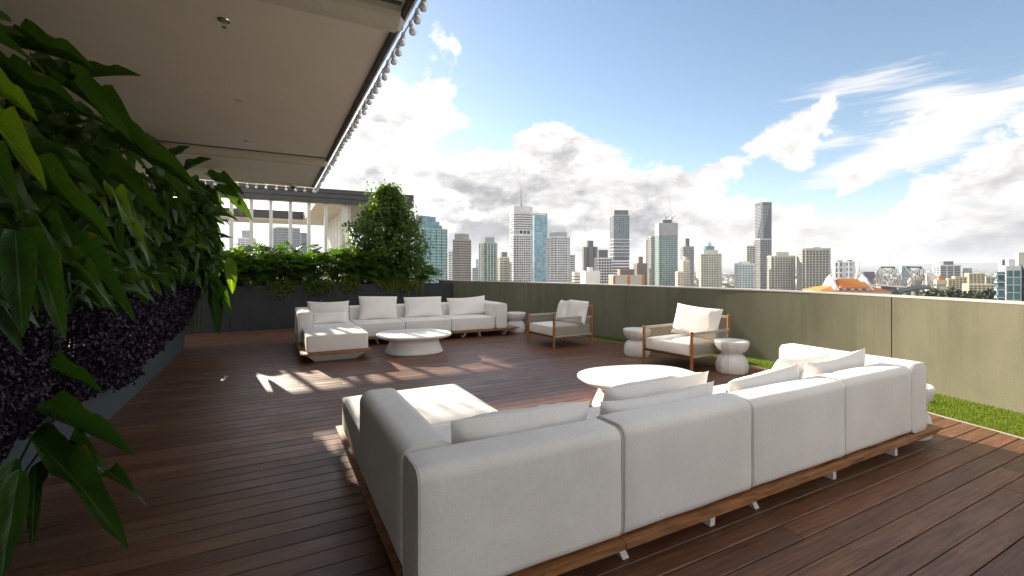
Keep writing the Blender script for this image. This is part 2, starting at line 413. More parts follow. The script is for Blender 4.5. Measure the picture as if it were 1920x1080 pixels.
# metal edging and lawn
e_out = MB(); 
for a, b in zip(edgep, edgep[1:]):
    d = (b - a).normalized(); n_ = Vector((-d.y, d.x, 0))
    e_out.prism([a - n_ * .008, b - n_ * .008, b + n_ * .008, a + n_ * .008], -.05, .006)
tag(e_out.build('lawn_edging', M['edging']), 'thin steel strip edging the lawn along the curved side of the deck', 'edging')
lb = MB(); vs = []; 
N_ = 60; ys = [12.2 - i * (12.2 + 2.2) / N_ for i in range(N_ + 1)]
for yy in ys: vs += [(x_on(edgep, yy) + .008, yy, -.012), (max(x_on(wallp, yy) + .02, x_on(edgep, yy) + .012), yy, -.012)]
lb.add(vs, [(2 * i + 2, 2 * i + 3, 2 * i + 1, 2 * i) for i in range(N_)])
lb.build('lawn_base', M['grass'], kind='structure')
gr = MB(); rg = random.Random(5)
def blades(n, ya, yb, h):
    for _ in range(n):
        yy = rg.uniform(ya, yb); xa, xb = x_on(edgep, yy) + .004, x_on(wallp, yy)
        if xb - xa < .02: continue
        x = rg.uniform(xa, xb); a = rg.uniform(0, 6.28); w = rg.uniform(.002, .0036) * (1 + yy * .05); hh = h * rg.uniform(.6, 1.2)
        dx, dy = math.cos(a) * w, math.sin(a) * w; lx, ly = rg.gauss(0, .012), rg.gauss(0, .012)
        k = len(gr.v); gr.v += [(x - dx, yy - dy, -.012), (x + dx, yy + dy, -.012), (x + lx, yy + ly, -.012 + hh)]; gr.f.append((k, k + 1, k + 2))
blades(70000, .6, 4.5, .036); blades(42000, 4.5, 11.6, .036)
gr.build('lawn_grass', M['grass'], kind='stuff').data
# curved parapet wall: three rendered panels with open joints, coping above
WT, WH = .20, 1.15
wall = thing('parapet_wall', 'curved olive rendered parapet wall round the outer edge of the deck', 'wall')
def strip(pts, t0, t1, z0, z1):
    mb = MB(); vs = []
    for i, p in enumerate(pts):
        d = (pts[min(i + 1, len(pts) - 1)] - pts[max(i - 1, 0)]).normalized(); n_ = Vector((-d.y, d.x, 0))
        if n_.x < 0: n_ = -n_
        a, b = p + n_ * t0, p + n_ * t1
        vs += [(a.x, a.y, z0), (a.x, a.y, z1), (b.x, b.y, z1), (b.x, b.y, z0)]
    fs = []
    for i in range(len(pts) - 1):
        for k in range(4): fs.append((4 * i + k, 4 * i + (k + 1) % 4, 4 * i + 4 + (k + 1) % 4, 4 * i + 4 + k))
    k = 4 * (len(pts) - 1); fs += [(3, 2, 1, 0), (k, k + 1, k + 2, k + 3)]
    return mb.add(vs, fs)
def sub(ya, yb):
    P = [p for p in wallp if yb < p.y < ya]
    return [Vector((x_on(wallp, ya), ya, 0))] + P + [Vector((x_on(wallp, yb), yb, 0))]
J1, J2 = 11.75, 2.98
for ya, yb in ((13.3, J1 + .004), (J1 - .004, J2 + .006), (J2 - .006, -2.4)):
    o = strip(sub(ya, yb), 0, WT, -.06, WH - .022).build('wall_panel', M['wall'], wall, smooth=False); fixnormals(o.data)
o = strip(sub(13.3, -2.4), .03, WT - .02, -.06, WH - .05).build('wall_core', M['black'], wall); fixnormals(o.data)
o = strip(sub(13.3, -2.4), -.006, WT + .006, WH - .022, WH).build('coping', M['coping'], wall); fixnormals(o.data)

# ------------------------------------------------------------------ planters
pl = thing('back_planter', 'long charcoal rendered planter box at the far end of the deck behind the sofa', 'planter', (0, 12.7, 0))
PH = 1.075
for x0, x1 in ((-4.2, -.865), (-.857, 3.2), (3.208, 4.71)):
    MB().box(x0, x1, 0, .12, -.06, PH).build('front_panel', M['planter'], pl)
MB().box(-4.2, 4.5, .12, 2.2, -.06, PH - .10).build('soil', M['soil'], pl)
MB().box(-4.2, 4.3, 2.2, 2.32, -.06, PH).build('back_panel', M['planter'], pl)
lp = thing('side_planter', 'low blue grey planter box along the left side of the deck under the purple hedge', 'planter', (-1.42, 0, 0))
LPH = .42
for y0, y1 in ((-1.5, 3.3), (3.306, 7.0), (7.006, 10.35)):
    MB().box(-.10, 0, y0, y1, -.06, LPH).build('front_panel', M['lplanter'], lp)
MB().box(-1.6, 0, 10.352, 10.45, -.06, LPH).build('end_panel', M['lplanter'], lp)
MB().box(-1.6, -.10, -1.5, 10.35, -.06, LPH - .06).build('soil', M['soil'], lp)
# the building behind the planting
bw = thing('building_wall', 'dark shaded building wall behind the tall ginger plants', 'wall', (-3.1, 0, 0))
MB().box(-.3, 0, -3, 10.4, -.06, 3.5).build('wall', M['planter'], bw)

# ------------------------------------------------------------------ roof overhang with soffit
SZ = 3.33
EX = at(0, 0, 0).x * 0 + .88
Y0, Y1, YF = 3.33, 8.35, 11.2
roof = thing('roof_overhang', 'cream roof overhang with a flat soffit reaching out above the planting at upper left', 'roof', (0, 0, SZ))
for ya, yb in ((-3.5, Y0 - .02), (Y0 + .02, Y1 - .02), (Y1 + .02, YF - .05)):
    MB().box(-3.4, EX - .06, ya, yb, 0, .02).build('soffit_panel', M['soffit'], roof)
MB().box(-3.4, EX - .10, -3.5, YF - .06, .021, .20).build('roof_slab', M['fascia'], roof)
MB().box(EX - .058, EX - .02, -3.5, YF - .05, -.03, .30).build('edge_trim', M['black'], roof)
MB().box(EX - .018, EX + .0, -3.5, YF - .05, -.02, .30).build('edge_cap', M['pwhite'], roof)
MB().box(-3.4, EX, YF - .048, YF, -.02, .30).build('front_trim', M['pwhite'], roof)
for yy in (Y0, Y1):
    n = 10
    prof = [(-.13, .0)] + [(.125 * -math.cos(k * math.pi / n), -.115 * math.sin(k * math.pi / n) - .004) for k in range(n + 1)] + [(.13, .0)]
    mb = MB(); x0, x1 = -3.4, EX - .07; m = len(prof)
    for i, x in enumerate((x0, x1)):
        s_ = 1
        mb.v += [(x, yy + p[0] * s_, p[1] * s_ + .002) for p in prof]
    mb.f += [(k, k + 1, m + k + 1, m + k) for k in range(m - 1)] + [tuple(range(m, 2 * m))]
    o = mb.build('awning_tube', M['soffit2'], roof, smooth=False); fixnormals(o.data)
    MB().box(-3.4, EX - .08, yy - .185, yy - .15, -.012, .003).build('tube_groove', M['fascia'], roof)
    MB().tube([(EX - .075, yy, -.045), (EX - .045, yy, -.045), (EX - .03, yy, -.03)], [.07, .055, .02], 14).build('end_cap', M['wmetal'], roof)
# soffit fittings
def on_soffit(px, py): return at(px, py, SZ)
p = on_soffit(448, 187); t_ = thing('downlight', 'small round recessed downlight in the soffit between the two sprinklers', 'downlight', p)
MB().tube([(0, 0, 0), (0, 0, -.006)], [.062, .058], 20).build('trim_ring', M['pwhite'], t_); MB().tube([(0, 0, -.0065), (0, 0, -.0085)], [.045, .045], 16).build('lens', M['soffit2'], t_)
for (px, py, lab) in ((420, 38, 'chrome fire sprinkler hanging from the soffit nearest the camera'), (463, 265, 'small fire sprinkler hanging from the soffit near the far tube')):
    p = on_soffit(px, py); t_ = thing('sprinkler', lab, 'sprinkler', p, group='fire sprinklers in the soffit')
    MB().tube([(0, 0, 0), (0, 0, -.008)], [.045, .04], 16).build('escutcheon', M['chrome'], t_)
    mb = MB()
    for s_ in (-1, 1): mb.tube([(.008 * s_, 0, -.006), (.02 * s_, 0, -.03), (.006 * s_, 0, -.05)], .003, 6)
    mb.build('frame', M['chrome'], t_); MB().tube([(0, 0, -.05), (0, 0, -.053)], .018, 12).build('deflector', M['chrome'], t_)
    MB().tube([(0, 0, -.008), (0, 0, -.048)], .003, 6).build('glass_tube', M['bulb'], t_)
p = on_soffit(549, 345); t_ = thing('dome_camera', 'small white dome security camera under the far end of the soffit', 'camera', p)
MB().tube([(0, 0, 0), (0, 0, -.02), (0, 0, -.055), (0, 0, -.06)], [.07, .075, .07, .06], 16).build('housing', M['wmetal'], t_)
MB().tube([(0, 0, -.06), (0, 0, -.085), (0, 0, -.1), (0, 0, -.105)], [.05, .045, .025, .005], 14).build('dome', M['black'], t_, smooth=True)
# festoon lights on both edges
cab = MB(); pts = [(EX + .022, y_, SZ - .035 + .006 * math.sin(y_ * 9)) for y_ in [2.3 + i * .15 for i in range(60)]]
cab.tube(pts, .006, 6); o = cab.build('festoon_cable', M['wmetal']); tag(o, 'white cable of the bulb string running along the long side of the soffit', 'cable')
cab = MB(); cab.tube([(-2.2 + i * .15, YF + .03, SZ - .03 + .006 * math.sin(i * 1.4)) for i in range(22)], .006, 6)
o = cab.build('festoon_cable', M['wmetal']); tag(o, 'white cable of the bulb string across the far end of the soffit', 'cable')
sock = MB().tube([(0, 0, 0), (0, 0, -.02), (0, 0, -.05)], [.012, .016, .017], 10).mesh('socket', M['wmetal'], True)
prof = [(.014, -.045), (.019, -.053), (.026, -.066), (.029, -.08), (.026, -.094), (.016, -.105), (.003, -.108)]
bulb = MB().tube([(0, 0, z) for r, z in prof], [r for r, z in prof], 12).mesh('glass_globe', M['bulb'], True)
fil = MB().tube([(0, 0, -.055), (0, 0, -.095)], [.006, .004], 6).mesh('filament_stem', M['cord'])
def bulb_thing(p, lab, grp):
    t_ = thing('festoon_bulb', lab, 'light bulb', p, random.uniform(0, 6), grp)
    t_.rotation_euler = (random.gauss(0, .10), random.gauss(0, .10), random.uniform(0, 6))
    for n_, me in (('socket', sock), ('glass_globe', bulb), ('filament_stem', fil)): link(n_, me, t_)
i = 0; yy = 2.42
while yy < YF - .05:
    bulb_thing((EX + .022, yy, SZ - .03), 'clear glass bulb on the string along the long side of the soffit', 'bulbs along the long edge of the soffit'); yy += .178
xx = EX - .02
while xx > -1.9:
    bulb_thing((xx, YF + .03, SZ - .025), 'clear glass bulb hanging from the far end of the soffit', 'bulbs along the far edge of the soffit'); xx -= .185

# ------------------------------------------------------------------ soft furniture
def axis(h, r, step):
    a = [-h + r * (1 - math.cos(k * math.pi / 8)) for k in range(4)]
    a = [-h + r * k / 4 for k in range(4)]
    n = max(2, int((2 * h - 2 * r) / step)); m = [-(h - r) + (2 * h - 2 * r) * k / n for k in range(n + 1)]
    return a + m + [-v for v in reversed(a)]
def rbox(x0, x1, y0, y1, z0, z1, r=.04, crown=0., amp=.004, step=.09, puff=.0, seed=0):
    hx, hy, hz = (x1 - x0) / 2, (y1 - y0) / 2, (z1 - z0) / 2; c = Vector(((x0 + x1) / 2, (y0 + y1) / 2, (z0 + z1) / 2))
    rv = r if isinstance(r, tuple) else (r, r, r); H = (hx, hy, hz)
    rv = [min(rv[i], H[i] * .95) for i in range(3)]
    A = [axis(H[i], rv[i], step) for i in range(3)]
    mb = MB(); idx = {}
    so = Vector((seed * 3.1, seed * 1.7, seed * .9))
    def vid(p):
        k = tuple(round(q, 5) for q in p)
        if k in idx: return idx[k]
        q = Vector([max(-(H[i] - rv[i]), min(H[i] - rv[i], p[i])) for i in range(3)]); d = Vector([(p[i] - q[i]) / rv[i] for i in range(3)]).normalized()
        v = q + Vector([d[i] * rv[i] for i in range(3)]); n = Vector([d[i] / rv[i] for i in range(3)]).normalized()
        u = [v[i] / H[i] for i in range(3)]
        if crown and v.z > 0: v.z += crown * (1 - u[0] ** 4) * (1 - u[1] ** 4) * max(0, u[2])
        if puff: v += n * puff * (1 - min(1, abs(u[0])) ** 2 * 1.) if abs(n.x) < .5 else n * puff * .5
        if amp: v += n * amp * noise.noise((v + c) * 3.3 + so) + n * amp * .45 * noise.noise((v + c) * 9 + so)
        idx[k] = len(mb.v); mb.v.append(tuple(v + c)); return idx[k]
    for ax in range(3):
        b, d = (ax + 1) % 3, (ax + 2) % 3
        for s in (-1, 1):
            for i in range(len(A[b]) - 1):
                for j in range(len(A[d]) - 1):
                    q = []
                    for (ii, jj) in ((i, j), (i + 1, j), (i + 1, j + 1), (i, j + 1)):
                        p = [0, 0, 0]; p[ax] = s * H[ax]; p[b] = A[b][ii]; p[d] = A[d][jj]; q.append(vid(p))
                    mb.f.append(tuple(q if s > 0 else reversed(q)))
    return mb
def rloop(a0, a1, b0, b1, r, fn, n=5):
    pts = []
    for (ca_, cb_, t0) in ((a1 - r, b1 - r, 0), (a0 + r, b1 - r, 90), (a0 + r, b0 + r, 180), (a1 - r, b0 + r, 270)):
        for k in range(n + 1):
            t = R(t0 + 90 * k / n); pts.append(fn(ca_ + r * math.cos(t), cb_ + r * math.sin(t)))
    return pts + [pts[0], pts[1]]
def pipe_done(mb, o):
    if mb.v: mb.build('piping', M['piping'], o, smooth=True)
    return MB()
def block(name, par, x0, x1, y0, y1, z0, z1, r=.05, pipe='x', seed=0, **kw):
    rs = .016; rv = (rs, r, r) if pipe == 'x' else ((r, rs, r) if pipe == 'y' else (r * .8, r * .8, rs * 1.4))
    o = rbox(x0, x1, y0, y1, z0, z1, rv, seed=seed, **kw).build(name, M['fabric'], par, smooth=True)
    mb = MB(); i = .006; k_ = .002
    if pipe == 'x':
        for x in (x0 + i, x1 - i): mb = pipe_done(mb, o); mb.tube(rloop(y0 + k_, y1 - k_, z0 + k_, z1 - k_, r, lambda a, b: (x, a, b)), .0024, 5, False)
    elif pipe == 'y':
        for y_ in (y0 + i, y1 - i): mb = pipe_done(mb, o); mb.tube(rloop(x0 + k_, x1 - k_, z0 + k_, z1 - k_, r, lambda a, b: (a, y_, b)), .0024, 5, False)
    else:
        for z in (z0 + i, z1 - i): mb = pipe_done(mb, o); mb.tube(rloop(x0 + k_, x1 - k_, y0 + k_, y1 - k_, r * .8, lambda a, b: (a, b, z)), .0024, 5, False)
    mb.build('piping', M['piping'], o, smooth=True)
    return o
def pillow_mesh(w, h, t, seed=0, nx=26, ny=16):
    mb = MB(); so = Vector((seed * 5.3, seed * 2.1, 0)); rr = random.Random(seed)
    sag = rr.uniform(-.02, .03)
    for s in (1, -1):
        for j in range(ny + 1):
            for i in range(nx + 1):
                u, v = -1 + 2 * i / nx, -1 + 2 * j / ny
                u = math.copysign(abs(u) ** .8, u); v = math.copysign(abs(v) ** .8, v)
                pin = .06; x = w / 2 * u * (1 - pin * (1 - v * v) * abs(u)); z = h / 2 * v * (1 - .085 * (1 - u * u) * abs(v))
                if v > 0: z -= sag * (1 - u * u)
                th = t / 2 * max(0, (1 - abs(u) ** 3.6)) ** .5 * max(0, (1 - abs(v) ** 3.6)) ** .5
                e = max(abs(u), abs(v))
                wr = (noise.noise(Vector((x * 16, z * 5, s * 3)) + so) * .5 + noise.noise(Vector((x * 5, z * 14, s)) + so) * .5)
                th += wr * .030 * (e ** 2) * (1 - e ** 8) + noise.noise(Vector((x * 4, z * 4, s * 2)) + so) * .012 * (1 - e ** 4)
                mb.v.append((x, s * th, z))
    n = (nx + 1) * (ny + 1)
    for s in (0, 1):
        for j in range(ny):
            for i in range(nx):
                a = s * n + j * (nx + 1) + i; q = (a, a + 1, a + nx + 2, a + nx + 1)
                mb.f.append(q if s else tuple(reversed(q)))
    return mb
def pillow(label, c, w, h, t, rz=0., lean=-14., roll=0., seed=0, grp=None):
    o = pillow_mesh(w, h, t, seed).build('throw_pillow', M['pillow'], None, c, True)
    o.rotation_euler = (R(lean), R(roll), R(rz))
    return tag(o, label, 'pillow', grp)
def foot(mb, x, y, dx, dy):        # slanted flat metal foot leaning inwards
    mb.prism([(x - .02 - .0, y - .05), (x + .02, y - .05), (x + .02, y + .05), (x - .02, y + .05)], .005, .129,
             [(x - .02 + dx, y - .05 + dy), (x + .02 + dx, y - .05 + dy), (x + .02 + dx, y + .05 + dy), (x - .02 + dx, y + .05 + dy)])
def frustum(x0, x1, y0, y1, z0, z1, k):
    return MB().prism([(x0 + k, y0 + k), (x1 - k, y0 + k), (x1 - k, y1 - k), (x0 + k, y1 - k)], z0, z1, [(x0, y0), (x1, y0), (x1, y1), (x0, y1)])
def slabmb(mb, x0, x1, y0, y1, z0=.130, z1=.166, u0=0., u1=0.):
    e = .012
    P = lambda i: [(x0 + i, y0 + i), (x1 - i, y0 + i), (x1 - i, y1 - i), (x0 + i, y1 - i)]
    mb.prism([(x0 + u0, y0), (x1 - u1, y0), (x1 - u1, y1 - u0 * .3), (x0 + u0, y1 - u0 * .3)], z0, z1 - .0131, [(x0, y0), (x1, y0), (x1, y1), (x0, y1)]); mb.prism(P(0), z1 - .013, z1, P(0)); return mb

# near sofa -----------------------------------------------------------------
ns = thing('corner_sofa', 'white corner sofa in the foreground seen from behind with its chaise at the left', 'sofa', (0, 0, 0))
SX = [.50, 1.533, 2.533, 3.55, 4.53]; YB = 1.735; BT = .714; ZB = .17
for i in range(4):
    block('back_module', ns, SX[i] + (.006 if i else 0), SX[i + 1] - .006, YB + i * .008, YB + .245 + i * .008, ZB, BT + (.0, .006, -.004, .0)[i], .058, 'x', seed=i)
block('armrest', ns, .50, .75, YB + .252, 3.03, ZB, BT + .008, .07, 'y', seed=11)
block('armrest', ns, 4.545, 4.815, YB + .03, 2.86, ZB, BT + .012, .06, 'y', seed=12)
block('seat_cushion', ns, .525, 1.525, 3.045, 4.06, ZB, .425, .04, 'z', seed=13, crown=.015)
block('seat_cushion', ns, .765, 1.525, 1.99, 3.04, ZB, .425, .04, 'z', seed=14, crown=.01)
for i in (1, 2, 3): block('seat_cushion', ns, SX[i] + .005, SX[i + 1] - .005, 1.995 + i * .006, 2.87, ZB, .425, .04, 'z', seed=14 + i, crown=.015)
for (x0, x1, y0, y1) in ((.487, 1.53, 1.722, 4.13), (1.536, 2.53, 1.722, 2.93), (2.536, 3.547, 1.73, 2.935), (3.553, 5.0, 1.735, 2.94)):
    slabmb(MB(), x0, x1, y0, y1, u0=.1 if x0 < .6 else 0, u1=.12 if x1 > 4.9 else 0).build('timber_base', M['teak'], ns)
for (x, d) in ((1.62, -.05), (2.27, .05), (2.68, -.05), (3.54, .05), (4.42, .06)):
    for yy, dy in ((1.87, .03), (2.76, .08)):
        mb = MB(); foot(mb, x, yy, d, dy); mb.build('foot', M['wmetal'], ns)
frustum(.56, 1.40, 2.0, 4.02, .004, .129, .12).build('plinth', M['wmetal'], ns)
pillow('white cushion leaning at the left end of the foreground sofa beside its armrest', (1.16, 2.12, .560), .84, .44, .20, 2, 16, 1.5, 1, 'cushions on the foreground sofa')
pillow('plump white cushion behind the second back block of the foreground sofa', (2.10, 2.10, .545), .92, .45, .20, -1, 15, -1, 2, 'cushions on the foreground sofa')
pillow('white cushion leaning in front of the plump one, towards the near coffee table', (2.34, 2.37, .535), 1.0, .46, .19, 3, 22, 0, 3, 'cushions on the foreground sofa')
pillow('white cushion behind the third back block of the foreground sofa, in shade', (3.14, 2.11, .555), .80, .42, .18, 1, 14, -3, 4, 'cushions on the foreground sofa')
pillow('creased sunlit cushion at the right end of the foreground sofa, farther from its back', (4.06, 2.40, .56), .78, .42, .19, 3, 24, 2, 5, 'cushions on the foreground sofa')
pillow('sunlit cushion with a raised corner leaning against the right back block of the foreground sofa', (4.10, 2.13, .575), .80, .46, .17, -2, 13, -4, 6, 'cushions on the foreground sofa')

# far sofa ------------------------------------------------------------------
fs = thing('corner_sofa', 'white corner sofa in front of the far planter with its chaise towards the camera', 'sofa', (0, 0, 0))
FX = [.43, 1.45, 2.40, 3.385, 4.40]; FB = 10.28; FZ = .71
for i in range(4):
    block('back_module', fs, FX[i] + .003, FX[i + 1] - .003, FB - .25, FB, ZB, FZ, .05, 'x', seed=20 + i)
block('armrest', fs, .43, .675, 8.93, FB - .255, ZB, FZ + .01, .06, 'y', seed=25)
block('armrest', fs, 4.41, 4.68, 9.13, FB - .0, ZB, FZ + .012, .055, 'y', seed=26)
block('seat_cushion', fs, .50, 1.445, 7.88, 8.925, ZB, .43, .035, 'z', seed=27, crown=.01)
block('seat_cushion', fs, .69, 1.445, 8.93, FB - .255, ZB, .43, .035, 'z', seed=28, crown=.01)
for i in (1, 2, 3): block('seat_cushion', fs, FX[i] + .005, FX[i + 1] - .005, 9.17, FB - .255, ZB, .43, .035, 'z', seed=28 + i, crown=.012)
for (x0, x1, y0, y1) in ((.41, 1.49, 7.80, 10.31), (1.496, 2.396, 9.12, 10.31), (2.402, 3.382, 9.12, 10.31), (3.388, 4.99, 9.12, 10.31)):
    slabmb(MB(), x0, x1, y0, y1, u0=.08 if x0 < .6 else 0, u1=.16 if x1 > 4.9 else 0).build('timber_base', M['teak'], fs)
frustum(.50, 1.40, 7.86, 10.1, .004, .129, .13).build('plinth', M['wmetal'], fs)
for (x, d) in ((1.9, -.06), (2.75, .06), (3.69, .06), (3.05, -.06), (4.68, .06), (4.1, -.06)):
    for yy, dy in ((9.36, -.08), (10.1, .06)):
        mb = MB(); foot(mb, x, yy, d, dy); mb.build('foot', M['wmetal'], fs)
def xat(px, y):
    k = (px - CX) / F; D = y / (ca - sa * k); return D * (sa + ca * k)
for n_, (a, b, lab, h, lean, dz) in enumerate(((575, 655, 'white cushion at the left end of the far sofa behind the small lumbar cushion', .44, -12, .63),
        (672, 746, 'tall square white cushion second from the left on the far sofa', .50, -14, .665),
        (758, 829, 'white cushion third from the left on the far sofa, behind the coffee table', .47, -17, .645),
        (839, 912, 'white cushion at the right end of the far sofa beside its armrest', .44, -16, .635))):
    x0, x1 = xat(a, 9.83), xat(b, 9.83)
    pillow(lab, ((x0 + x1) / 2, 9.83, dz), x1 - x0, h, .19, (0, 3, -2, 1)[n_], lean, (1, 2, 0, -2)[n_], 30 + n_, 'cushions on the far sofa')
pillow('small white lumbar cushion lying in front on the left seat of the far sofa', (xat(619, 9.45), 9.50, .54), .66, .24, .16, 2, -20, 0, 36, 'cushions on the far sofa')

# coffee tables -------------------------------------------------------------
def squircle(a, b, e, n=56):
    out = []
    for k in range(n):
        t = 2 * math.pi * k / n; c, s = math.cos(t), math.sin(t)
        out.append((a * math.copysign(abs(c) ** (2 / e), c), b * math.copysign(abs(s) ** (2 / e), s)))
    return out
def loft(rings):
    mb = MB(); n = len(rings[0][0])
    for pts, z in rings: mb.v += [(p[0], p[1], z) for p in pts]
    for i in range(len(rings) - 1):
        for k in range(n): mb.f.append((i * n + k, i * n + (k + 1) % n, (i + 1) * n + (k + 1) % n, (i + 1) * n + k))
    mb.f += [tuple(range(n - 1, -1, -1)), tuple((len(rings) - 1) * n + k for k in range(n))]
    return mb
def coffee_table(label, loc, rz, a, b):
    t_ = thing('coffee_table', label, 'coffee table', loc, rz, 'coffee tables')
    sc = lambda k: squircle(a * k, b * k, 2.5)
    sp_ = lambda k: squircle(a * k, b * k, 2.3)
    o = loft([(sc(.70), .235), (sc(.86), .262), (sc(.96), .288), (sc(.995), .305), (sc(1.), .318), (sc(.992), .328), (sc(.975), .333)]).build('table_top', M['tabletop'], t_, smooth=True)
    m = o.data.polygons[-1]; m.use_smooth = False
    loft([(sp_(.775), .002), (sp_(.76), .03), (sp_(.70), .12), (sp_(.655), .19), (sp_(.65), .215), (sp_(.685), .234)]).build('pedestal', M['tabletop'], t_, smooth=True)
coffee_table('white pedestal coffee table before the far sofa, patched with sunlight', (2.30, 8.17, 0), R(-8), .66, .58)
coffee_table('white coffee table partly hidden behind the foreground sofa cushions', (3.58, 3.80, 0), R(-14), .68, .52)

# stools --------------------------------------------------------------------
SPROF = [(.205, .002), (.215, .02), (.222, .08), (.218, .14), (.203, .195), (.175, .235), (.145, .258), (.134, .268), (.145, .278), (.185, .305), (.213, .345), (.230, .395), (.236, .44), (.232, .452), (.226, .456)]
def stool_mesh(lo, hi, n=12):
    mb = MB(); P = SPROF[lo:hi]
    for k in range(n):
        b = len(mb.v); a0, a1 = 2 * math.pi * k / n, 2 * math.pi * (k + 1) / n; am = (a0 + a1) / 2
        for (r, z) in P:
            for t, q in ((a0, 1.0), (am, .975), (a1, 1.0)): mb.v.append((r * q * math.cos(t), r * q * math.sin(t), z))
        for i in range(len(P) - 1):
            for j in range(2): mb.f.append((b + 3 * i + j, b + 3 * i + j + 1, b + 3 * i + j + 4, b + 3 * i + j + 3))
    return mb
lowm = stool_mesh(0, 8).mesh('base', M['ceramic'], True)
upb = stool_mesh(7, 15)
k = len(upb.v); r, z = SPROF[-1]
upb.v += [(r * math.cos(2 * math.pi * i / 24) * (1 if i % 2 == 0 else .975), r * math.sin(2 * math.pi * i / 24) * (1 if i % 2 == 0 else .975), z) for i in range(24)]
upb.f.append(tuple(k + i for i in range(24)))
upm = upb.mesh('bowl_top', M['ceramic'], True); upm.polygons[-1].use_smooth = False
def side_table(label, x, y, rz):
    t_ = thing('side_table', label, 'side table', (x, y, 0), rz, 'white hourglass side tables')
    link('base', lowm, t_); link('bowl_top', upm, t_)
side_table('white hourglass side table at the right end of the far sofa', 5.14, 9.58, .1)
side_table('white hourglass side table half hidden behind the left arm of the near armchair', 5.60, 6.02, .3)
side_table('white hourglass side table standing in front of the right arm of the near armchair', 5.92, 4.42, .5)
side_table('white hourglass side table mostly hidden at the right end of the foreground sofa', 5.08, 2.06, .2)

# armchairs -----------------------------------------------------------------
def armchair(label, loc, rz):
    t_ = thing('armchair', label, 'armchair', loc, rz, 'timber framed armchairs')
    Wd, Dp = .87, .90
    for sy in (1, -1):
        MB().tube([(0, sy * Wd / 2, .004), (0, sy * Wd / 2, .30), (0, sy * Wd / 2, .585), (0, sy * Wd / 2, .592)], [.021, .023, .023, .017], 12).build('front_leg', M['teakpost'], t_, smooth=False)
        MB().tube([(Dp, sy * Wd / 2, .004), (Dp, sy * Wd / 2, .40), (Dp, sy * Wd / 2, .785), (Dp, sy * Wd / 2, .792)], [.021, .023, .023, .017], 12).build('back_leg', M['teakpost'], t_, smooth=False)
        MB().box(.02, Dp - .02, sy * Wd / 2 - .016, sy * Wd / 2 + .016, .545, .58).build('arm_rail', M['cord'], t_)
        MB().box(.02, Dp - .02, sy * Wd / 2 - .014, sy * Wd / 2 + .014, .215, .25).build('side_rail', M['cord'], t_)
        mb = MB(); n = 74
        for k in range(n):
            x = .03 + (Dp - .06) * k / (n - 1)
            mb.tube([(x, sy * Wd / 2 + (.006 if k % 2 else -.006), .25), (x, sy * Wd / 2 + (.006 if k % 2 else -.006), .545)], .0042, 5, False)
        mb.build('cord_panel', M['cord'], t_, kind='stuff')
    MB().box(-.012, .016, -Wd / 2 + .02, Wd / 2 - .02, .205, .238).build('front_rail', M['darkteak'], t_)
    MB().box(Dp - .016, Dp + .016, -Wd / 2 + .02, Wd / 2 - .02, .735, .772).build('back_rail', M['cord'], t_)
    MB().box(Dp - .014, Dp + .014, -Wd / 2 + .02, Wd / 2 - .02, .215, .25).build('back_lower_rail', M['cord'], t_)
    mb = MB()
    for k in range(70):
        y_ = -Wd / 2 + .03 + (Wd - .06) * k / 69; mb.tube([(Dp + (.006 if k % 2 else -.006), y_, .25), (Dp + (.006 if k % 2 else -.006), y_, .735)], .0042, 5, False)
    mb.build('cord_panel', M['cord'], t_, kind='stuff')
    MB().box(.02, Dp - .02, -Wd / 2 + .02, Wd / 2 - .02, .216, .232).build('seat_deck', M['darkteak'], t_)
    block('seat_cushion', t_, -.005, Dp - .03, -Wd / 2 + .026, Wd / 2 - .026, .24, .405, .035, 'z', seed=int(loc[1] * 10), crown=.025)
    return t_
A1 = (4.62, 7.60, 0); A2 = (5.275, 5.04, 0)
armchair('teak and cord armchair with two upright cushions, farther of the pair by the olive wall', A1, R(3))
armchair('teak and cord armchair with one wide cushion, between two white side tables', A2, R(5))
pillow('wide white cushion with pointed corners across the back of the nearer armchair', (A2[0] + .66, A2[1] + .02, .665), .82, .50, .20, 95, 16, -3, 41)
pillow('upright white cushion at the left on the farther armchair', (A1[0] + .66, A1[1] + .20, .645), .46, .46, .18, 80, 18, 4, 42, 'pair of cushions on the farther armchair')
pillow('upright white cushion at the right on the farther armchair', (A1[0] + .70, A1[1] - .22, .645), .46, .46, .18, 106, 16, -2, 43, 'pair of cushions on the farther armchair')

# ------------------------------------------------------------------ planting
def leaf_mesh(name, m, droop, fold, wave, wd=.5, seed=0, nx=12, sharp=1.0):
    rr = random.Random(seed); mb = MB(); mb.uv = []; ny = 4; ph = rr.uniform(0, 6); x = z = 0.; twist = rr.uniform(-.5, .5)
    for i in range(nx + 1):
        s = i / nx
        if i:
            a = -droop * (s ** 1.3); x += math.cos(a) / nx; z += math.sin(a) / nx
        w = wd * (math.sin(math.pi * min(1, (s * .94 + .03)) ** .85) ** .8) * (1 - .25 * s)
        if s > .97: w *= .25
        if s < .02: w = .04 * wd
        for j in range(ny + 1):
            u = -1 + 2 * j / ny
            zz = fold * abs(u) * w + wave * math.sin(s * 15 + ph + (1.3 if u > 0 else 0)) * abs(u) * w * (s > .08) + twist * u * w * s * .6
            mb.v.append((x + math.sin(-droop * s) * -0 , u * w, z + zz)); mb.uv.append((.5 + u / 2, s))
    for i in range(nx):
        for j in range(ny):
            a = i * (ny + 1) + j; mb.f.append((a, a + ny + 1, a + ny + 2, a + 1))
    return mb.mesh(name, m, True)
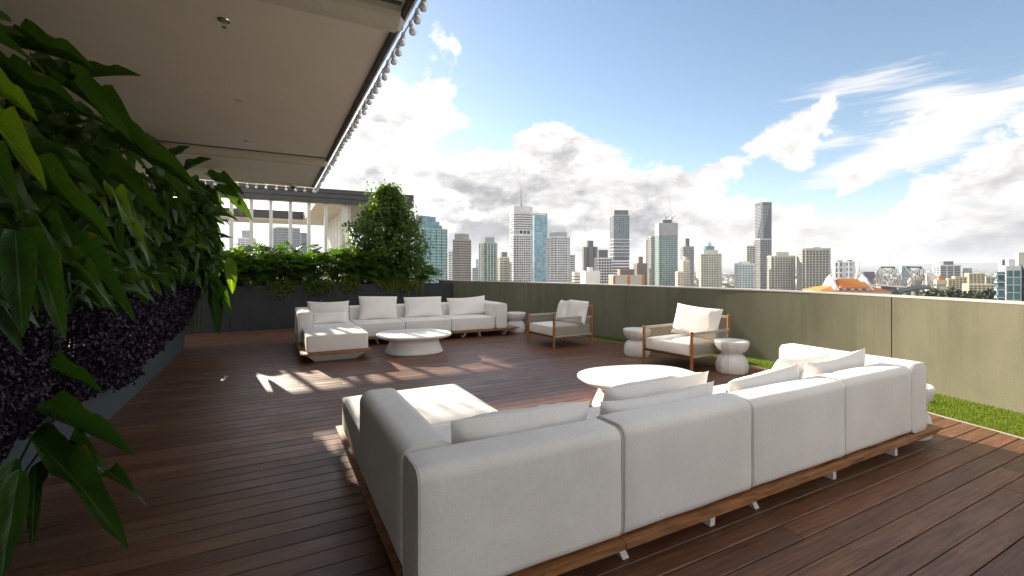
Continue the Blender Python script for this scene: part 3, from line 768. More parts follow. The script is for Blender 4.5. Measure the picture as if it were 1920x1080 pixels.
LEAVES = [leaf_mesh('ginger_leaf', M['ginger'], d, f, w, .5, i) for i, (d, f, w) in enumerate(((.5, .35, .16), (.9, .25, .22), (1.3, .3, .16), (.2, .45, .12), (1.0, .15, .28), (.7, .55, .18), (1.6, .2, .2), (.35, .2, .3)))]
def orient(fwd, up):
    x = fwd.normalized(); y = up.cross(x).normalized(); z = x.cross(y)
    return Matrix((x, y, z)).transposed()
def put_leaf(par, p, fwd, up, L, wid, me, name='leaf'):
    o = bpy.data.objects.new(name, me); COL.objects.link(o); o.parent = par
    o.location = p - Vector(par.location)
    o.rotation_mode = 'QUATERNION'; o.rotation_quaternion = orient(fwd, up).to_quaternion()
    o.scale = (L, wid, L); return o
rl = random.Random(21)
GPLANTS = []
def ginger(y, bx, tall, nleaf, out, label=None):
    t_ = thing('ginger_plant', label or 'tall ginger plant with long glossy leaves in the mass above the purple hedge', 'plant', (bx, y, LPH - .06), 0, 'tall ginger plants of the side planter')
    GPLANTS.append(t_); inner = MB(); inner.uv = []
    ncan = 6; per = nleaf // ncan + 1; left = nleaf
    for c in range(ncan):
        h = tall * rl.uniform(.50, 1.0); az = rl.gauss(0, .55); lean = rl.uniform(.35, .8) * out
        b = Vector((bx + rl.uniform(-.25, .25), y + rl.uniform(-.3, .3), LPH - .06))
        pts = []
        for k in range(7):
            s = k / 6; q = b + Vector((math.cos(az) * lean * s ** 1.8, math.sin(az) * lean * s ** 1.8, (h - b.z) * s * (1 - .06 * s))); pts.append(q)
        MB().tube([p - Vector(t_.location) for p in pts], [.013 - .0012 * k for k in range(7)], 6).build('cane', M['stem'], t_)
        for k in range(per + 9):
            s = rl.uniform(.22, 1.0) if k < per else rl.uniform(.05, .95)
            f = s * 6; i = min(5, int(f)); p = pts[i].lerp(pts[i + 1], f - i)
            a = az + rl.choice((-1, 1)) * rl.uniform(.1, 1.25); pit = rl.uniform(-.75, .25) if s < .9 else rl.uniform(-.4, .35)
            if k >= per: a += rl.uniform(-1.5, 1.5)
            if p.z < 1.30 + rl.uniform(-.1, .25): p = p + Vector((-.25, 0, rl.uniform(.7, 1.5))); pit = rl.uniform(-.2, .3)
            fw = Vector((math.cos(a) * math.cos(pit), math.sin(a) * math.cos(pit), math.sin(pit)))
            side = fw.cross(Vector((0, 0, 1))).normalized()
            up = (Vector((0, 0, 1)) + side * rl.gauss(0, .35) + Vector((.2, -.25, 0))).normalized()
            L = rl.uniform(.34, .62) if y > 3 else rl.uniform(.30, .5); wd = rl.uniform(.10, .15) * (.9 if L > .5 else 1.)
            if k < per and left > 0:
                left -= 1; put_leaf(t_, p, fw, up, L, wd * 1.15 * L / .5, rl.choice(LEAVES))
            else:
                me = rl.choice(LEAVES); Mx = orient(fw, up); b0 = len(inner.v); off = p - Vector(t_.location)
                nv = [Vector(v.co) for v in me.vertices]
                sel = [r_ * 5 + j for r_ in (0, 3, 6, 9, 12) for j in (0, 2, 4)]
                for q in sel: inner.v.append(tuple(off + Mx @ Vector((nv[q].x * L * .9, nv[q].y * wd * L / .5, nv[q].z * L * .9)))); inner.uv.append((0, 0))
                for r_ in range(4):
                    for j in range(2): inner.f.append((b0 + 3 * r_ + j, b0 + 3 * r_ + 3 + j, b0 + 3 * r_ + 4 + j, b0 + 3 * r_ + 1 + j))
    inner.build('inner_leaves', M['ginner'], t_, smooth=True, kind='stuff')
    return t_
yy = 1.55
while yy < 10.9:
    k = (yy - 1.5) / 9.4
    ginger(yy, -2.05 + .12 * k + rl.uniform(-.08, .08), 3.12, 64 if yy > 2.2 else 44, .95 + .40 * k ** 2 if yy > 2.3 else .55); yy += .60
for yb in (2.4, 3.5, 4.6, 5.7, 6.9, 8.1, 9.2, 10.2):           # a second, shorter rank in front
    ginger(yb, -1.80, 2.45, 34, .62)
for yb in (2.0, 2.7, 3.4, 4.1, 4.9, 5.8): ginger(yb, -1.70, 2.75, 44, .42)
for yb in (9.3, 9.7, 10.1, 10.5, 10.85):
    for bx in (-2.25, -1.75): ginger(yb, bx, 3.3, 30, .22)
for yb, tl in ((9.9, 2.6), (10.2, 2.95), (10.5, 3.0), (10.8, 2.6)): ginger(yb, -1.34, tl, 50, .14)
V3 = Vector
def cam_leaf(p0, D0, p1, D1, w, me, lime=False, par=None):
    a, b = atD(*p0, D0), atD(*p1, D1); d = b - a
    up = (V3((0, 0, EYE)) - (a + b) / 2).normalized() * .7 + V3((0, 0, .6))
    par = par or min(GPLANTS, key=lambda g: (g.location - a).length)
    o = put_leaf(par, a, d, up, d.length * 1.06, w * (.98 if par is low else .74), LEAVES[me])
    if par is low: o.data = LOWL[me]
    if lime:
        o.data = o.data.copy(); o.data.materials[0] = M['limeleaf']
    return o
M['limeleaf'] = leaf_mat('young_lime_leaf', (.085, .16, .014), (.13, .21, .018), .35, .36)
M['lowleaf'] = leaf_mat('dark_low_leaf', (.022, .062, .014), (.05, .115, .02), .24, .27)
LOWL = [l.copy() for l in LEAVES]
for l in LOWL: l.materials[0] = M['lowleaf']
low = thing('ginger_plant', 'low ginger shoots arching out over the deck at the lower left corner', 'plant', (-1.55, 3.1, LPH - .06), 0, None)
for args in (((62, 772), 2.75, (236, 834), 2.55, .13, 3), ((58, 820), 2.6, (228, 972), 2.3, .15, 0), ((92, 822), 2.75, (258, 908), 2.45, .12, 7), ((60, 822), 2.75, (180, 905), 2.6, .12, 5),
             ((78, 694), 3.0, (182, 722), 2.8, .10, 3), ((36, 880), 2.2, (2, 1075), 2.0, .13, 3), ((66, 870), 2.5, (60, 1015), 2.35, .07, 3), ((30, 860), 2.3, (-30, 1000), 2.1, .12, 0), ((90, 860), 2.6, (50, 960), 2.4, .08, 5)):
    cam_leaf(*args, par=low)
for pts in (((20, 900), (60, 820), (95, 800)), ((10, 860), (40, 800), (62, 772)), ((30, 930), (50, 880), (92, 822))):
    MB().tube([atD(*p, 2.75) - low.location for p in pts], .007, 6).build('cane', M['stem'], low)
for args in (((28, 432), 1.8, (42, 612), 1.65, .150, 3), ((48, 432), 1.9, (122, 600), 1.75, .135, 0), ((36, 392), 2.1, (198, 532), 1.95, .14, 7), ((60, 420), 2.2, (250, 545), 2.1, .13, 5),
             ((-50, 150), 1.7, (60, 206), 1.6, .085, 3, True), ((-60, 190), 1.75, (76, 302), 1.65, .12, 0, True), ((-60, 250), 1.9, (30, 345), 1.8, .12, 5), ((196, 338), 2.7, (274, 456), 2.5, .11, 7, True), ((200, 345), 2.75, (286, 452), 2.6, .12, 4),
             ((222, 410), 3.0, (226, 472), 2.95, .075, 3), ((8, 84), 2.6, (164, 112), 2.5, .14, 3), ((150, 148), 3.2, (252, 134), 3.2, .10, 3), ((-20, 30), 2.0, (18, 38), 2.0, .09, 3), ((-30, 60), 2.0, (36, 62), 2.0, .08, 3), ((-20, 148), 2.2, (142, 190), 2.1, .12, 3),
             ((60, 130), 2.8, (228, 205), 2.6, .13, 0), ((120, 160), 3.1, (272, 240), 3.0, .14, 5), ((190, 255), 3.6, (365, 340), 3.4, .15, 3), ((150, 300), 3.3, (300, 372), 3.1, .13, 0), ((60, 470), 2.1, (205, 535), 2.0, .12, 5),
             ((30, 300), 2.3, (210, 445), 2.2, .11, 3), ((430, 482), 8.6, (436, 546), 8.5, .30, 3, True), ((395, 520), 8.2, (412, 624), 8.1, .32, 0), ((385, 520), 8.2, (436, 580), 8.0, .28, 5), ((400, 350), 8.5, (470, 405), 8.3, .33, 3), ((385, 330), 8.5, (450, 348), 8.3, .3, 0),
             ((318, 300), 6.5, (352, 274), 6.5, .22, 3), ((345, 322), 6.5, (392, 296), 6.5, .2, 3), ((280, 330), 5.2, (345, 345), 5., .25, 5)):
    cam_leaf(*args)

rq = random.Random(8)                    # the bulge of leaves at the far end of the ginger mass
for _ in range(150):
    p = V3((rq.uniform(-1.35, -1.0), rq.uniform(9.7, 10.9), rq.uniform(1.75, 3.05))); a = rq.gauss(0, .9); pit = rq.uniform(-1.1, -.1); L = rq.uniform(.3, .5)
    fw = V3((math.cos(a) * math.cos(pit), math.sin(a) * math.cos(pit), math.sin(pit)))
    if p.x + fw.x * L > -.78: p.x = -.78 - fw.x * L
    put_leaf(min(GPLANTS, key=lambda q_: (q_.location.xy - p.xy).length), p, fw, V3((.3, -.8, .6)) + V3((rq.gauss(0, .3), rq.gauss(0, .3), 0)), L, L * .30, rq.choice(LEAVES))
# purple hedge: thousands of small dark leaves
def leaf_cloud(pts, size, jit, rr, updir=None, diamond=True):
    mb = MB()
    for (p, n) in pts:
        a = V3((rr.gauss(0, 1), rr.gauss(0, 1), rr.gauss(0, 1))) + n * jit
        a.normalize(); b = a.cross(V3((rr.gauss(0, 1), rr.gauss(0, 1), rr.gauss(0, 1)))).normalized(); c = a.cross(b)
        L = size * rr.uniform(.65, 1.3); w = L * .30; k = len(mb.v)
        mb.v += [tuple(p), tuple(p + b * L * .5 + c * w + a * L * .06), tuple(p + b * L), tuple(p + b * L * .5 - c * w + a * L * .06)]
        mb.f.append((k, k + 1, k + 2, k + 3))
    return mb
rp = random.Random(9)
def hedge_pts(n, ya, yb):
    out = []
    while len(out) < n:
        yv = rp.uniform(ya, yb); t = rp.uniform(-.75, 2.6)
        rx, rz = .67, .56; cx, cz = -1.80, .80
        k = .98 + .30 * noise.noise(V3((yv * 1.15, t * 1.1, 3))) + .14 * noise.noise(V3((yv * 4, t * 3, 7))) - abs(rp.gauss(0, .11))
        yend = min(1, (10.55 - yv) / .5) ** .5 if yv > 10.05 else 1
        x = cx + rx * k * math.cos(t) * yend; z = cz + rz * k * math.sin(t) * yend
        if z < .12: continue
        out.append((V3((x, yv, z)) - V3((-1.7, 5, .36)), V3((math.cos(t), 0, math.sin(t)))))
    return out
ph_ = thing('purple_hedge', 'dense dark purple hedge overhanging the low blue grey planter on the left', 'hedge', (-1.7, 5, .36))
leaf_cloud(hedge_pts(60000, .9, 5.0), .033, .9, rp).build('foliage', M['purple'], ph_, kind='stuff')
leaf_cloud(hedge_pts(40000, 5.0, 10.5), .042, .9, rp).build('foliage', M['purple'], ph_, kind='stuff')
mb = MB()
for _ in range(160):
    yv = rp.uniform(1, 10.3) - 5; mb.tube([(rp.uniform(-.1, .1), yv, 0), (rp.uniform(0, .3), yv + rp.uniform(-.1, .1), .35), (rp.uniform(-.1, .5), yv + rp.uniform(-.2, .2), .75)], [.008, .006, .003], 5)
mb.build('branches', M['bark'], ph_, kind='stuff')

# back planter: lobed philodendron, trailing clumps, a small tree
def lobed_leaf(seed):
    rr = random.Random(seed); mb = MB(); d = rr.uniform(.4, 1.1)
    def zc(x): return -d * .35 * x * x
    rib = [(x / 6, zc(x / 6)) for x in range(7)]
    for i in range(6):
        w = .11 * (1 - i / 7); w2 = .11 * (1 - (i + 1) / 7); (x, z), (x2, z2) = rib[i], rib[i + 1]
        mb.add([(x, -w, z + .02), (x, 0, z), (x2, 0, z2), (x2, -w2, z2 + .02)], [(0, 1, 2, 3)]); mb.add([(x, 0, z), (x, w, z + .02), (x2, w2, z2 + .02), (x2, 0, z2)], [(0, 1, 2, 3)])
    for s in (-1, 1):
        for i in range(7):
            x = .06 + i * .125; ln = (.44, .52, .54, .50, .42, .32, .22)[i] * rr.uniform(.85, 1.1); a = R(118 - i * 14 + rr.uniform(-5, 5)); w = .068
            c, sn = math.cos(a), math.sin(a) * s; z = zc(x)
            tip = (x + c * ln, sn * ln, z - .12 * ln + rr.uniform(-.03, .03)); m1 = .5
            px_, py_ = -sn * w, c * w
            mb.add([(x, 0, z), (x + c * ln * m1 + px_, sn * ln * m1 + py_, z + .03), tip, (x + c * ln * m1 - px_, sn * ln * m1 - py_, z + .03)], [(0, 1, 2, 3)])
    return mb.mesh('lobed_leaf', M['philo'])
LOBED = [lobed_leaf(i) for i in range(7)]
rf = random.Random(4)
def philo(x, y, h, n, grp='philodendrons in the back planter', lab='bushy lobed philodendron in the hedge row of the back planter'):
    t_ = thing('philodendron', lab, 'plant', (x, y, PH - .10), rf.uniform(0, 6), grp); t_.rotation_euler = (0, 0, 0); stems = MB()
    for k in range(n):
        a = rf.uniform(0, 6.283); 
        if rf.random() < .55: a = rf.gauss(-1.57, .9)
        u = rf.random() ** .7; r_ = rf.uniform(.08, .42); z = PH + h * (.12 + .88 * u) * (1 - .45 * (r_ / .5) ** 2)
        p = V3((x + math.cos(a) * r_, y + math.sin(a) * r_, z)); pit = rf.uniform(-.5, .25) + .75 * u * (1 - r_)
        fw = V3((math.cos(a) * math.cos(pit), math.sin(a) * math.cos(pit), math.sin(pit))); up = V3((0, 0, 1)) + V3((rf.gauss(0, .3), rf.gauss(-.2, .3), 0))
        L = rf.uniform(.26, .38); put_leaf(t_, p, fw, up, L, L, rf.choice(LOBED))
        stems.tube([V3((rf.gauss(0, .03), rf.gauss(0, .03), 0)), (p - t_.location) * .55 + V3((0, 0, .1)), p - t_.location], [.008, .007, .005], 4, False)
    stems.build('petioles', M['stem'], t_, kind='stuff')
for i in range(15): philo(-2.75 + i * .43 + rf.uniform(-.08, .08), 13.10 + rf.uniform(-.05, .05), .80 + rf.uniform(-.10, .05), 44)
for i in range(14): philo(-2.6 + i * .45 + rf.uniform(-.1, .1), 13.72 + rf.uniform(-.1, .1), .98 + rf.uniform(-.08, .08), 40)
for i in range(5): philo(-2.3 + i * .38, 13.38, .96, 54)
philo(3.95, 13.35, .50, 34, None, 'low philodendron at the right end of the back planter beside the bollard light')
def clump(label, px0, px1, py0, py1, n):
    a, b = xat(px0, 12.75), xat(px1, 12.75); c = (a + b) / 2; t_ = thing('trailing_plant', label, 'plant', (c, 12.80, PH - .02), 0, 'trailing plants over the rim of the back planter'); P = []
    while len(P) < n:
        u = rf.uniform(-1, 1); v = rf.uniform(-1, 1); w = rf.uniform(-1, 1)
        q = 1 + .5 * noise.noise(V3((u * 3 + c, v * 3, w)))
        if u * u + v * v + w * w > q: continue
        z = .07 + v * .12; yv = w * .16 - .02
        if u * u < .75 and rf.random() < .45: z = .03 - abs(rf.gauss(0, .09)) * (1.3 + noise.noise(V3((u * 6 + c, 0, 5)))); yv = -.11 - .035 * rf.random()
        elif yv < -.10 and z < .03: continue
        P.append((V3((u * (b - a) / 2, yv, z)), V3((0, -.6, .7))))
    leaf_cloud(P, .055, 1., rf).build('foliage', M['creeper'], t_, kind='stuff')
clump('small trailing clump on the planter rim nearest the ginger leaves', 500, 562, 0, 0, 900)
clump('long trailing clump on the planter rim above the left cushion of the far sofa', 566, 630, 0, 0, 1500)
clump('short trailing clump on the planter rim left of the tree', 634, 678, 0, 0, 700)
clump('wide yellowish trailing clump on the planter rim under the tree', 702, 800, 0, 0, 2200)
t0 = V3((xat(728, 13.5), 13.5, PH - .1))
tree = thing('small_tree', 'small dense leafy tree rising from the back planter in front of the white pavilion', 'tree', t0)
mb = MB(); mb.tube([V3((0, 0, 0)), V3((.03, .02, .6)), V3((-.02, 0, 1.3)), V3((.02, 0, 2.3))], [.05, .04, .03, .01], 8); mb.build('trunk', M['bark'], tree)
rt = random.Random(12); CL = []; lim = MB()
def crown_r(h):                     # crown radius over height 0..1
    return 1.16 * (.66 + .34 * math.sin(math.pi * min(1, h * 1.15 + .10))) * (1 - h ** 3.2) ** .7 + .06
while len(CL) < 520:
    h = rt.uniform(0, 1); a = rt.uniform(0, 6.283); r_ = crown_r(h) * (rt.random() ** .5) * (1 + .22 * noise.noise(V3((math.cos(a) * 1.5, math.sin(a) * 1.5, h * 4))))
    CL.append((V3((math.cos(a) * r_ , math.sin(a) * r_ * .75, .25 + h * 2.55)), h))
P = []
for c, h in CL:
    n_ = V3((c.x, c.y, .8)).normalized(); s_ = rt.uniform(.07, .13)
    for _ in range(rt.randint(22, 42)): P.append((c + V3((rt.gauss(0, s_), rt.gauss(0, s_), rt.gauss(0, s_ * .8))), n_))
    if rt.random() < .35: lim.tube([V3((0, 0, c.z * .6)), V3((c.x * .5, c.y * .5, c.z * .85)), c], [.014, .009, .004], 5, False)
for k in range(12):                   # upright shoots at the top
    x0 = rt.gauss(-.05, .2)
    for j in range(26): P.append((V3((x0 + rt.gauss(0, .04), rt.gauss(0, .05), 2.55 + j * .016 * rt.uniform(.5, 1.0) + rt.uniform(-.1, .05))), V3((0, 0, 1))))
leaf_cloud(P, .098, .7, rt).build('crown', M['treeleaf'], tree, kind='stuff'); lim.build('limbs', M['bark'], tree, kind='stuff')
bl = thing('bollard_light', 'dark bollard light with a pale band standing at the tree’s right in the planter', 'light', (xat(783, 13.0), 13.0, PH - .1))
MB().tube([(0, 0, 0), (0, 0, .33)], .062, 16).build('post', M['fascia'], bl); MB().tube([(0, 0, .331), (0, 0, .43)], .056, 16).build('diffuser', M['wmetal'], bl); MB().tube([(0, 0, .431), (0, 0, .54)], .064, 16).build('cap', M['fascia'], bl)

# ------------------------------------------------------------------ pavilion behind the planter
PY = 15.9
def at_y(px, py, Y): 
    k = (px - CX) / F; D = Y / (ca - sa * k); return D * (sa + ca * k), EYE - (py - HY) * D / F
pxr, pzt = at_y(776, 365.4, PY); _, pzb = at_y(688, 385, PY)
pv = thing('pavilion', 'white posted rooftop pavilion with a charcoal clad fascia behind the planter', 'pavilion', (0, PY, 0))
fx0 = -9.; hgt = (pzt - pzb) / 3
for i in range(3): MB().box(fx0, pxr, 0, .06, pzb + i * hgt + .008, pzb + (i + 1) * hgt - .008).build('fascia_board', M['fascia'], pv)
MB().box(fx0, pxr - .02, .07, .12, pzb + .004, pzt - .01).build('fascia_backing', M['black'], pv)
PD = 8.6; sx0, sx1 = -7.4, at_y(603, 398, PY)[0] - .15; sy0, sy1 = .42, PD - 2.0
for (x0, x1, y0, y1) in ((fx0, pxr - .03, .13, sy0), (fx0, pxr - .03, sy1, PD), (sx1, pxr - .03, sy0 + .003, sy1 - .003), (fx0, sx0, sy0 + .003, sy1 - .003)):
    MB().box(x0, x1, y0, y1, pzb, pzb + .06).build('ceiling_panel', M['pceil'], pv)
for (x0, x1, y0, y1) in ((sx0, sx1, sy0 - .05, sy0 - .003), (sx0, sx1, sy1 + .003, sy1 + .05), (sx1 + .003, sx1 + .05, sy0, sy1), (sx0 - .05, sx0 - .003, sy0, sy1)):
    MB().box(x0, x1, y0, y1, pzb + .062, pzt - .05).build('skylight_curb', M['fascia'], pv)
for px in (396, 433, 471, 508, 545, 580, 612, 645):
    x = at_y(px, 420, PY)[0]; MB().box(x - .05, x + .05, .14, .24, -.06, pzb - .003).build('post', M['pwhite'], pv)
for i in range(5):
    x = sx0 + .9 + i * 1.35
    if x < sx1 - .3: MB().box(x, x + .09, sy0 + .005, sy1 - .005, pzb + .09, pzb + .25).build('skylight_beam', M['fascia'], pv)
wx = at_y(652, 420, PY + .5)[0]
n = 16
for i in range(n):
    a, b = .35 + i * (PD - .5) / n, .35 + (i + 1) * (PD - .5) / n - .03
    MB().box(wx + (.02 if i % 2 else 0), wx + .08, a, b, -.06, pzb - .004).build('side_panel', M['pwhite'], pv)
MB().box(fx0, pxr, -.5, PD + 1, -.5, -.062).build('floor_slab', M['concrete'], pv)

# ------------------------------------------------------------------ the city beyond
GZ = -62.
def glassm(name, col, rough=.12, cell=3.6, var=.5, spec=.8):
    m = bpy.data.materials.new(name); m.use_nodes = True; t = NT(m.node_tree); b = t.n['Principled BSDF']
    co = t.new('ShaderNodeTexCoord').outputs['Object']
    sn = t.new('ShaderNodeVectorMath', operation='SNAP'); t.l.new(co, sn.inputs[0]); sn.inputs[1].default_value = (cell, cell, cell)
    wn = t.new('ShaderNodeTexWhiteNoise', noise_dimensions='3D'); t.l.new(sn.outputs[0], wn.inputs['Vector'])
    k = t.m('MULTIPLY_ADD', wn.outputs['Value'], 2 * var, 1 - var)
    t.l.new(t.mix(1., col, t.comb(k, k, k), 'MULTIPLY'), b.inputs['Base Color'])
    b.inputs['Roughness'].default_value = rough; b.inputs['Specular IOR Level'].default_value = spec
    return m
G = dict(dark=glassm('dark_tower_glass', (.022, .030, .040)), teal=glassm('teal_tower_glass', (.09, .26, .28), .2, 4, .25), blue=glassm('sky_blue_glass', (.16, .33, .45), .15, 5, .3, 1.),
         grey=glassm('grey_blue_glass', (.09, .13, .17), .2, 4, .35), green=glassm('green_tower_glass', (.07, .17, .15), .2, 4, .4), navy=glassm('navy_glass', (.018, .035, .065), .2, 4, .4), brown=glassm('brown_glass', (.05, .042, .035), .3, 4, .4))
CW = {k: mat('facade_' + k, c, .8, .08, .08) for k, c in dict(white=(.74, .74, .74), cream=(.62, .58, .50), beige=(.54, .53, .47), grey=(.38, .39, .405), dgrey=(.14, .145, .15), stone=(.34, .315, .28), brick=(.19, .14, .115), teal=(.28, .43, .43),
      lilac=(.55, .52, .60), orange=(.62, .20, .03), yellow=(.60, .53, .34), blue=(.12, .22, .36), purple=(.05, .04, .09)).items()}
def offset(poly, o):
    n = len(poly); out = []
    for i in range(n):
        p, a, b = poly[i], poly[i - 1], poly[(i + 1) % n]
        e1 = V3((p[0] - a[0], p[1] - a[1])).normalized() if True else 0; e2 = V3((b[0] - p[0], b[1] - p[1])).normalized()
        n1 = V3((e1.y, -e1.x)); n2 = V3((e2.y, -e2.x)); m = (n1 + n2).normalized(); out.append((p[0] + m.x * o / max(.4, m.dot(n1)), p[1] + m.y * o / max(.4, m.dot(n1))))
    return out
for _v in (1,):
    V2 = lambda a: Vector((a[0], a[1]))
def offset(poly, o):
    n = len(poly); out = []
    for i in range(n):
        p, a, b = V2(poly[i]), V2(poly[i - 1]), V2(poly[(i + 1) % n]); e1 = (p - a).normalized(); e2 = (b - p).normalized()
        n1 = Vector((e1.y, -e1.x)); n2 = Vector((e2.y, -e2.x)); m = (n1 + n2).normalized(); k = o / max(.4, m.dot(n1)); out.append((p.x + m.x * k, p.y + m.y * k))
    return out
RECT = lambda w, d: [(-w / 2, -d / 2), (w / 2, -d / 2), (w / 2, d / 2), (-w / 2, d / 2)]
def CHAM(w, d, c): return [(-w / 2 + c, -d / 2), (w / 2 - c, -d / 2), (w / 2, -d / 2 + c), (w / 2, d / 2 - c), (w / 2 - c, d / 2), (-w / 2 + c, d / 2), (-w / 2, d / 2 - c), (-w / 2, -d / 2 + c)]
def fit(poly, px0, px1, D, ang):
    """footprint of real size at distance D that spans px0..px1 in the photograph"""
    if D > 250: D *= 1.5
    c = atD((px0 + px1) / 2, HY, D); base = math.atan2(c.x, c.y); th = -base + R(ang); s = 1.; off = Vector((0, 0))
    for _ in range(14):
        P = [(c.x + off.x + (p[0] * math.cos(th) - p[1] * math.sin(th)) * s, c.y + off.y + (p[0] * math.sin(th) + p[1] * math.cos(th)) * s) for p in poly]
        xs = [proj((q[0], q[1], 0))[0] for q in P]; a, b = min(xs), max(xs)
        s *= (px1 - px0) / (b - a); k = ((px0 + px1) / 2 - (a + b) / 2) * D / F; off += Vector((ca * k, -sa * k)) * .9
    return P
def ztop(P, py):
    D = min(sa * p[0] + ca * p[1] for p in P); return EYE + (HY - py) * D / F
def facade(par, P, z0, z1, glass, col, fl=3.6, bh=.45, out=.35, pier=0, pw=.5, pout=.3, pcol=None, bands=True, top=1.5, roof=None):
    C = par.location; L = [(p[0] - C.x, p[1] - C.y) for p in P]
    MB().prism(L, z0 - C.z, z1 - C.z).build('glazing', glass, par)
    if bands:
        mb = MB(); B = offset(L, out); z = z0
        while z < z1 - top:
            mb.prism(B, z - C.z, min(z + fl * bh, z1 - top - .01) - C.z); z += fl
        mb.build('floor_band', col, par, kind='stuff')
    MB().prism(offset(L, out + .02), z1 - top - C.z, z1 + .6 - C.z).build('parapet', roof or col, par)
    if pier:
        mb = MB(); n = len(L)
        for i in range(n):
            a, b = V2(L[i]), V2(L[(i + 1) % n]); e = b - a; ln = e.length; e = e.normalized(); nn = Vector((e.y, -e.x))
            mid = (a + b) / 2 + Vector((C.x, C.y))
            if nn.dot(-mid.normalized()) < -.25: continue
            k = max(1, round(ln / pier))
            for j in range(k + 1):
                p = a + e * (ln * j / k); q = [p - e * pw / 2 - nn * .2, p - e * pw / 2 + nn * (out + pout), p + e * pw / 2 + nn * (out + pout), p + e * pw / 2 - nn * .2]
                mb.prism([(v.x, v.y) for v in reversed(q)], z0 - C.z, z1 - C.z)
        if mb.v: mb.build('pier', pcol or col, par, kind='stuff')
def roofbox(par, P, z1, k, h, col, name='plant_room', dx=0, dy=0):
    C = par.location; cx = sum(p[0] for p in P) / len(P); cy = sum(p[1] for p in P) / len(P)
    MB().prism([(cx + (p[0] - cx) * k - C.x + dx, cy + (p[1] - cy) * k - C.y + dy) for p in P], z1 - C.z + .61, z1 - C.z + h * 1.45).build(name, col, par)
def tower(label, px0, px1, py, D, ang=25, poly=None, cat='tower', **kw):
    P = fit(poly or RECT(1, .8), px0, px1, D, ang); z1 = ztop(P, py)
    c = (sum(p[0] for p in P) / len(P), sum(p[1] for p in P) / len(P))
    t_ = thing('high_rise' if cat == 'tower' else 'city_building', label, cat, (c[0], c[1], GZ))
    rb = kw.pop('rb', None); facade(t_, P, GZ, z1, **kw)
    if rb: roofbox(t_, P, z1, *rb)
    return t_, P, z1
g = G; w = CW
# far left, seen through and beside the pavilion
tower('pale stepped tower seen between the two left pavilion posts', 447, 479, 446, 520, 20, CHAM(1, .9, .2), glass=g['grey'], col=w['white'], fl=3.6, bh=.5, pier=4, rb=(.6, 9, w['grey']))
tower('blue grey glass tower seen through the middle of the pavilion', 513, 562, 426, 480, 15, glass=g['grey'], col=w['grey'], fl=4, bh=.25, pier=5, pw=.3)
tower('grey stepped block right of the blue grey tower seen through the pavilion', 562, 578, 437, 520, 15, glass=g['grey'], col=w['dgrey'], fl=4, bh=.3)
tower('low pale block at the foot of the towers seen through the pavilion', 484, 512, 462, 480, 15, cat='building', glass=g['grey'], col=w['white'], fl=4, bh=.5)
# teal stepped tower
t_, P, z1 = tower('teal glass tower with a stepped right shoulder beside the small tree', 778, 838, 428, 400, 28, RECT(1, .9), glass=g['teal'], col=w['teal'], fl=3.8, bh=.28, out=.15, pier=9, pw=.6, pcol=g['navy'])
for (a, b, py) in ((778, 829, 421), (779, 824, 414), (780, 817, 405)):
    Q = fit(RECT(1, .9), a, b, 405, 28); zq = ztop(Q, py); C = t_.location
    MB().prism([(q[0] - C.x, q[1] - C.y) for q in Q], z1 - C.z, zq - C.z).build('step', g['teal'], t_)
Q = fit(RECT(1, .9), 780, 805, 402, 28); MB().prism([(q[0] - C.x, q[1] - C.y) for q in Q], z1 - C.z, ztop(Q, 404) - C.z).build('crown', w['dgrey'], t_)
tower('white gridded block between the teal tower and the brown tower', 838, 851, 470, 520, 20, cat='building', glass=g['dark'], col=w['white'], fl=3.6, bh=.5, pier=4, pw=1)
t_, P, z1 = tower('brown banded tower with a blank cream flank', 849, 883, 449, 440, 38, RECT(1, .72), glass=g['brown'], col=w['stone'], fl=3.4, bh=.5, out=.2, rb=(.8, 6, w['stone']))
C = t_.location; e = sorted(P, key=lambda p: sa * p[0] + ca * p[1]); a, b = V2(P[1]) - C.xy, V2(P[2]) - C.xy
ed = (b - a).normalized(); nn = Vector((ed.y, -ed.x))
MB().prism([tuple(v) for v in (a + nn * .3, a + nn * .8, b + nn * .8, b + nn * .3)][::-1], 0, z1 - GZ - 2).build('flank_wall', w['cream'], t_)
tower('small grey block behind and right of the brown tower', 884, 899, 502, 640, 10, cat='building', glass=g['grey'], col=w['grey'], fl=3.5, bh=.5)
tower('slim pale blue tower behind the gap right of the brown tower', 891, 899, 486, 760, 10, glass=g['blue'], col=w['white'], fl=4, bh=.3)
tower('teal tower with alternating cream vertical ribs', 898, 932, 455, 470, 30, CHAM(1, 1, .18), glass=g['green'], col=w['teal'], fl=3.6, bh=.2, out=.1, pier=4.6, pw=1.1, pcol=w['cream'], rb=(.72, 6, w['grey']))
tower('cream office block left of the tall white tower', 931, 958, 482, 520, 22, cat='building', glass=g['brown'], col=w['cream'], fl=4, bh=.55, pier=6, rb=(.5, 6, w['dgrey']))
